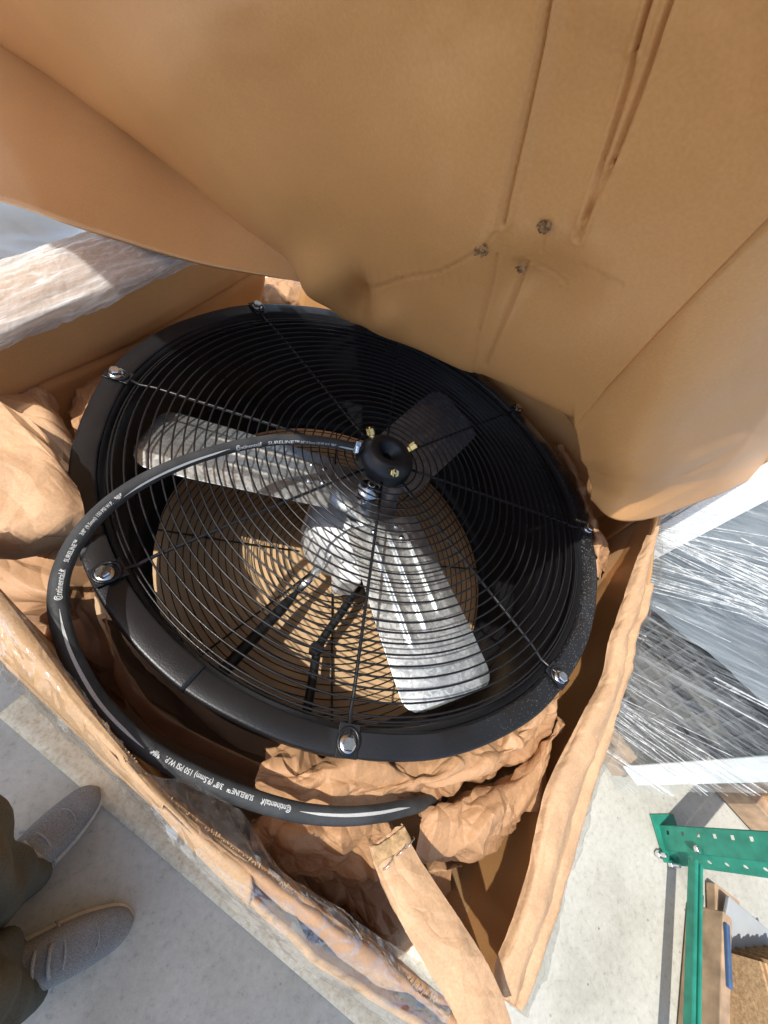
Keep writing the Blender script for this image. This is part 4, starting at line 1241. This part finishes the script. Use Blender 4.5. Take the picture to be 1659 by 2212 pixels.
# white corner posts
for t, w in ((0.0, .0), (WID, .0)):
    lbox('corner_post', t + (.03 if t == 0 else -.03), .72, .022, (0.062, 0.006, 1.25), M_WHITE, 0.002)
    lbox('corner_post', t + (-.004 if t == 0 else .004), .72, -.014, (0.006, 0.062, 1.25), M_WHITE, 0.002)
def eul_to(v):
    return tuple(Vector((0, 1, 0)).rotation_difference(Vector(v)).to_euler())
v1 = -ld_d * math.cos(.62) + np.array([0, 0, math.sin(.62)])
M_STREAK = m_film('streaked_stretch_film', tint=(0.84, 0.89, 0.93), streak=((0.012, 0.7, 0.012), eul_to(v1), 0.02, 0.55), gloss=0.07)
fr = [[face_pt(t, z, .034 + .010 * math.sin(t * 9)) for t in (-0.02, 0.12, 0.3, 0.5, WID + .02)] for z in (0.03, 0.4, 0.8, 1.35)]
sheet('film_wrap', fr, 90, 120, M_STREAK, ld, crumple=[(0.12, 0.005), (0.04, 0.0012)], seed=155)
# bundled strands of film pulled across the face
fvx, ffx = [], []
def strand(p, q, r):
    p, q = np.asarray(p), np.asarray(q)
    d = q - p; d /= np.linalg.norm(d)
    a = np.cross(d, FN); a /= np.linalg.norm(a)
    b0 = len(fvx)
    for s_ in (p, q):
        for (u, v) in ((-1, 0), (0, .7), (1, 0)):
            fvx.append(s_ + a * r * u + FN * r * v)
    ffx.extend([(b0, b0 + 1, b0 + 4, b0 + 3), (b0 + 1, b0 + 2, b0 + 5, b0 + 4)])
rs = random.Random(5)
for c_ in range(34):
    tc_, zc_ = rs.uniform(0.15, 0.85), rs.uniform(-0.05, 0.95)
    sl0 = rs.choice([0.42, 0.5, 0.58, 0.75]) + rs.uniform(-.04, .04)
    for i in range(rs.randint(3, 9)):
        t0_ = tc_ + rs.uniform(-.03, .03); z0_ = zc_ + rs.uniform(-.04, .04)
        ln = rs.uniform(0.2, 0.6); sl = sl0 + rs.uniform(-.05, .05)
        a_, b_ = (t0_, z0_), (t0_ - ln * math.cos(sl), z0_ + ln * math.sin(sl))
        if b_[0] < -.015: k_ = (a_[0] + .015) / (a_[0] - b_[0]); b_ = (-.015, a_[1] + (b_[1] - a_[1]) * k_)
        if a_[0] > WID: k_ = (a_[0] - WID) / (a_[0] - b_[0] + 1e-6); a_ = (WID, a_[1] + (b_[1] - a_[1]) * k_)
        if a_[1] < .06 or b_[1] > 1.33 or a_[0] <= b_[0] + .05: continue
        strand(face_pt(a_[0], a_[1], .050), face_pt(b_[0], b_[1], .050), rs.choice([.0006, .0009, .0013, .002]))
so = mesh('film_gathers', fvx, ffx, m_film('film_gather', 0.55, gloss=.3, rough=.25), ld, smooth=False)
tag(so, kind='stuff')

# ------------------------------------------------------------------ green pallet rack upright
rack = empty('rack_upright', (1.425, -0.105, 0))
tag(rack, 'green perforated steel rack upright with a horizontal brace, bolted to the floor', 'rack')
def perforated(name, w, h, hole, pitch_, mat, parent, mtx, col=0.5, z_start=.03, round_=False):
    """a plate in local XZ with one row of holes"""
    nz = int(h / pitch_)
    verts, faces = [], []
    def V(x, z):
        verts.append((x, 0, z)); return len(verts) - 1
    cx_ = w * col - w / 2
    for i in range(nz):
        za, zb = i * pitch_, (i + 1) * pitch_
        zc = (za + zb) / 2
        O = [V(-w / 2, za), V(w / 2, za), V(w / 2, zb), V(-w / 2, zb)]
        n = 12 if round_ else 4
        ring_ = []
        for k in range(n):
            a = 2 * math.pi * (k + .5) / n - math.pi + (0 if round_ else 0)
            a = math.radians(225) + 2 * math.pi * k / n
            rr = hole if round_ else hole * 1.25
            ring_.append(V(cx_ + rr * math.cos(a), zc + rr * math.sin(a)))
        q = n // 4
        for s in range(4):
            arc = [ring_[(s * q + k) % n] for k in range(q + 1)]
            faces.append(tuple([O[s], O[(s + 1) % 4]] + arc[::-1]))
    o = mesh(name, verts, faces, mat, parent, smooth=False)
    bm = bmesh.new(); bm.from_mesh(o.data); bmesh.ops.remove_doubles(bm, verts=bm.verts, dist=1e-5); bmesh.ops.recalc_face_normals(bm, faces=bm.faces); bm.to_mesh(o.data); bm.free()
    o.matrix_local = mtx
    m = o.modifiers.new('thickness', 'SOLIDIFY'); m.thickness = 0.0025
    return o
psi = math.radians(-8)
Rz = Matrix.Rotation(math.radians(90) + psi, 4, 'Z')
W1 = 0.062
perforated('column_face', W1, 1.75, 0.0060, 0.0508, M_GREEN, rack, Matrix.Translation((-0.02, 0.0, 0.006)) @ Rz, col=0.72)
fdir = Vector((math.cos(psi), math.sin(psi), 0)); sdir = Vector((-math.sin(psi), math.cos(psi), 0))
side = perforated('column_flange', 0.042, 1.75, 0.0060, 0.0508, M_GREEN, rack, Matrix.Translation(Vector((-0.02, 0, 0.006)) - sdir * (W1 / 2 + .0165) + fdir * 0.014) @ Matrix.Rotation(psi + math.radians(-50), 4, 'Z'), col=.5, round_=True)
perforated('column_flange', 0.05, 1.75, 0.0060, 0.0508, M_GREEN, rack, Matrix.Translation(Vector((-0.02, 0, 0.006)) + sdir * (W1 / 2) + fdir * 0.026) @ Matrix.Rotation(psi, 4, 'Z'), col=.55, round_=True)
lip = boxmesh('column_lip', (0.0025, 0.022, 1.74), M_GREEN, rack, bevel=0.0005)
lip.matrix_local = Matrix.Translation(Vector((-0.02, 0, 0.88)) - sdir * (W1 / 2 - .011) + fdir * 0.052) @ Matrix.Rotation(psi, 4, 'Z')
bp = boxmesh('base_plate', (0.10, 0.12, 0.006), M_GREEN, rack, bevel=0.001); bp.location = (0.01, 0.0, 0.0045)
# brace
hb_ = 1.14
b0_, b1_ = at(1503, 1862, hb_), at(1493, 2330, hb_)
rk = np.array(rack.location)
bd = (b1_ - b0_); bl_ = np.linalg.norm(bd); bd /= bl_
bl_ = 1.1
brv, brf = [], []
bn = np.cross(bd, [0, 0, 1.0])
profb = [(-.0132, -.012), (-.0132, .010), (-.011, .013), (-.0052, .013), (-.0036, .010), (-.0036, -.008), (.0036, -.008), (.0036, .010), (.0052, .013), (.011, .013), (.0132, .010), (.0132, -.012)]
for e in (0, 1):
    for (u, v) in profb:
        brv.append(b0_ + bd * bl_ * e + bn * u + np.array([0, 0, v]) - rk)
npf = len(profb)
for i in range(npf):
    j = (i + 1) % npf
    brf.append((i, j, npf + j, npf + i))
brf += [tuple(range(npf))[::-1], tuple(range(npf, 2 * npf))]
fix_normals(mesh('brace', brv, brf, M_GREEN, rack, smooth=False))
hexprism('bolt', 0.010, 0.012, M_ZINC, rack, Matrix.Translation(Vector(b0_ - rk) + Vector((0, 0.03, 0.02))))
for x, y in ((1424, 1846), (1452, 1868)):
    an = at(x, y, CAM_H - .012)
    ab_ = hexprism('anchor_bolt', 0.011, 0.014, M_ZINC, rack, Matrix.Translation(Vector(an - rk)))
    st = hexprism('anchor_stud', 0.006, 0.03, M_ZINC, ab_, Matrix.Translation((0, 0, .012)), sides=12)

# ------------------------------------------------------------------ boards and flat cartons at the lower right
def board(name, label, cat, c, size, rz, mat, grp=None, tilt=0.0):
    o = boxmesh(name, size, mat, None, loc=c, rot=(tilt, 0, rz), bevel=0.003)
    tag(o, label, cat, grp)
    return o
def fz(x, y, z): return at(x, y, CAM_H - z)
w0 = fz(1530, 1985, .06); w1 = fz(1518, 2230, .06)
dv = w1 - w0; rz = math.atan2(dv[1], dv[0])
board('wood_board', 'upright brown pallet board beside the green brace', 'wood board', (w0 + w1) / 2 + np.array([0, 0, -.0]), (np.linalg.norm(dv) + .04, 0.030, 0.11), rz, M_WOOD)
w0 = fz(1552, 1992, .10); w1 = fz(1557, 2130, .10)
dv = w1 - w0; rz = math.atan2(dv[1], dv[0])
board('blue_board', 'narrow dark blue board next to the upright brown board', 'board', (w0 + w1) / 2 + np.array([0.004, 0, .005]), (np.linalg.norm(dv), 0.012, 0.04), rz, M_BLUE)
w0 = fz(1580, 2010, .05); w1 = fz(1600, 2130, .05)
board('wood_board', 'flat pale wooden board between the blue board and the grey sheet', 'wood board', (w0 + w1) / 2 - np.array([0, 0, .03]), (0.30, 0.09, 0.03), rz, M_WOOD)
g0 = fz(1640, 2090, .05)
board('grey_sheet', 'smooth grey sheet leaning above the flattened cartons', 'sheet', g0, (0.26, 0.20, 0.012), math.radians(-35), M_GREYSHEET, tilt=math.radians(12))
# flattened cartons standing on edge
st0 = fz(1640, 2180, .08)
for i in range(12):
    o = boxmesh('flat_carton', (0.0075, 0.34, 0.16 + .004 * (i % 3)), M_CARD2 if i % 2 else M_TORN, None, loc=st0 + np.array([-.075 + i * .0165, -.06 - .004 * (i % 2), .002]), rot=(0, 0, math.radians(-12 + .6 * ((i * 7) % 3))), bevel=0.001)
    tag(o, 'flattened brown carton standing on edge in the row at the lower right corner', 'flat carton', 'row of flattened cartons on edge')
# planks by the load, right edge
w0 = fz(1588, 1690, .10); w1 = fz(1690, 1800, .10)
dv = w1 - w0; rz = math.atan2(dv[1], dv[0])
board('wood_board', 'weathered pallet plank at the right edge above the green upright', 'wood board', (w0 + w1) / 2 + np.array([.02, .02, -.04]), (0.5, 0.07, 0.10), rz, M_WOOD)
w0 = fz(1640, 1700, .16)
board('carton', 'brown carton at the right edge behind the weathered plank', 'carton', w0 + np.array([.16, .06, -.03]), (0.5, 0.24, 0.20), rz, M_CARD2)

# ------------------------------------------------------------------ the photographer's legs
per = empty('person', (-0.33, -0.22, 0))
tag(per, 'person in olive trousers and grey canvas shoes standing beside the box', 'person')
pr0 = np.array(per.location)
def shoe(toe, heading):
    """slip-on with a rubber sole; returns heel point"""
    d = np.array([math.cos(heading), math.sin(heading), 0]); n = np.array([-d[1], d[0], 0])
    toe = np.array([toe[0], toe[1], 0.0])
    Lh = 0.285
    prof = [(0.0, .004, .028), (0.009, .020, .040), (0.026, .031, .049), (0.058, .038, .058), (0.092, .041, .072), (0.13, .040, .088), (0.17, .037, .100), (0.21, .038, .100), (0.255, .036, .098), (0.278, .028, .094), (0.285, .010, .090)]
    seg = 20
    def loft(name, scale_w, zlo, zhi_f, mat, parent):
        P = []
        for (s, w, hgt) in prof:
            r = []
            for k in range(seg):
                a = 2 * math.pi * k / seg
                ca, sa = math.cos(a), math.sin(a)
                x = math.copysign(abs(ca) ** 0.75, ca) * w * scale_w
                top = zhi_f(hgt)
                z = zlo + (top - zlo) * (0.5 + 0.5 * math.copysign(abs(sa) ** 0.8, sa))
                r.append(toe - d * s + n * x + np.array([0, 0, z]) - pr0)
            P.append(r)
        P = np.array(P); P = catmull(P, 44)
        nn_, ss = P.shape[0], P.shape[1]
        faces = [(i * ss + k, i * ss + (k + 1) % ss, (i + 1) * ss + (k + 1) % ss, (i + 1) * ss + k) for i in range(nn_ - 1) for k in range(ss)]
        faces += [tuple(range(ss)), tuple((nn_ - 1) * ss + k for k in range(ss))[::-1]]
        return fix_normals(mesh(name, P.reshape(-1, 3), faces, mat, parent))
    up = loft('shoe', 1.0, 0.014, lambda h: h, M_CANVAS, per)
    loft('sole', 1.07, 0.001, lambda h: 0.021, M_SOLE, up)
    # tongue and elastic gore
    for s, w in ((0.118, .022), (0.138, .024), (0.158, .025)):
        a = [toe - d * s + n * (w * t) + np.array([0, 0, .0955 + (s - .118) * .5 - .012 * t * t]) - pr0 for t in np.linspace(-1, 1, 9)]
        tube('lace', a, 0.0034, M_LACE, up, 8)
    st_ = [toe - d * (.050 + .030 * t * t) + n * (.040 * t) + np.array([0, 0, .0600 - .022 * t * t]) - pr0 for t in np.linspace(-1, 1, 17)]
    tube('seam', st_, 0.0012, M_LACE, up, 6)
    sw = [toe - d * (.098 + .022 * t * t) + n * (.048 * t) + np.array([0, 0, .0765 - .028 * t * t]) - pr0 for t in np.linspace(-1, 1, 17)]
    tube('seam', sw, 0.0022, M_LACE, up, 8)
    return toe - d * (Lh - .08)
heel1 = shoe((-0.212, 0.018), math.radians(57))
heel2 = shoe((-0.075, -0.197), math.radians(18))
# trousers: one continuous garment grown from a skeleton
hipc = np.array([-0.40, -0.33, 0.93])
ank1 = heel1 + np.array([.00, .01, .05]); ank2 = heel2 + np.array([.0, -.01, .05])
hip1 = np.array([-0.40, -0.175, 0.86]); hip2 = np.array([-0.325, -0.385, 0.86])
kn1 = np.array([-0.300, -0.062, 0.50]); kn2 = np.array([-0.235, -0.245, 0.50])
def legtube(an, kn, hp_, nm, seedv):
    pts = catmull(np.array([an, an * .6 + kn * .4, kn, kn * .5 + hp_ * .5, hp_, hp_ * .4 + (hipc + np.array([0, 0, .10])) * .6]), 90)
    rad = np.interp(np.linspace(0, 1, 90), [0, .18, .38, .6, .8, 1.0], [.070, .072, .076, .092, .105, .10])
    T = np.gradient(pts, axis=0); T /= np.linalg.norm(T, axis=1, keepdims=True)
    seg = 56
    V = []
    for i in range(90):
        x = np.array([1.0, 0, 0]) - T[i] * T[i][0]; x /= np.linalg.norm(x); y = np.cross(T[i], x)
        for k in range(seg):
            a = 2 * math.pi * k / seg
            f = i / 89
            w = 0.010 * math.sin(3 * a + 9 * f + seedv) * (1 - f) + 0.006 * math.sin(5 * a - 14 * f + seedv) + 0.004 * math.sin(2 * a + 40 * f + seedv)
            V.append(pts[i] + (rad[i] + w) * (x * math.cos(a) + y * math.sin(a)) - pr0)
    F = [(i * seg + k, i * seg + (k + 1) % seg, (i + 1) * seg + (k + 1) % seg, (i + 1) * seg + k) for i in range(89) for k in range(seg)]
    F.append(tuple(89 * seg + k for k in range(seg)))
    o = fix_normals(mesh(nm, V, F, M_TROUSER, per))
    m = o.modifiers.new('thickness', 'SOLIDIFY'); m.thickness = 0.002
legtube(ank1, kn1, hip1, 'trouser_leg', 0.3)
legtube(ank2, kn2, hip2, 'trouser_leg', 2.1)

bpy.context.view_layer.update()
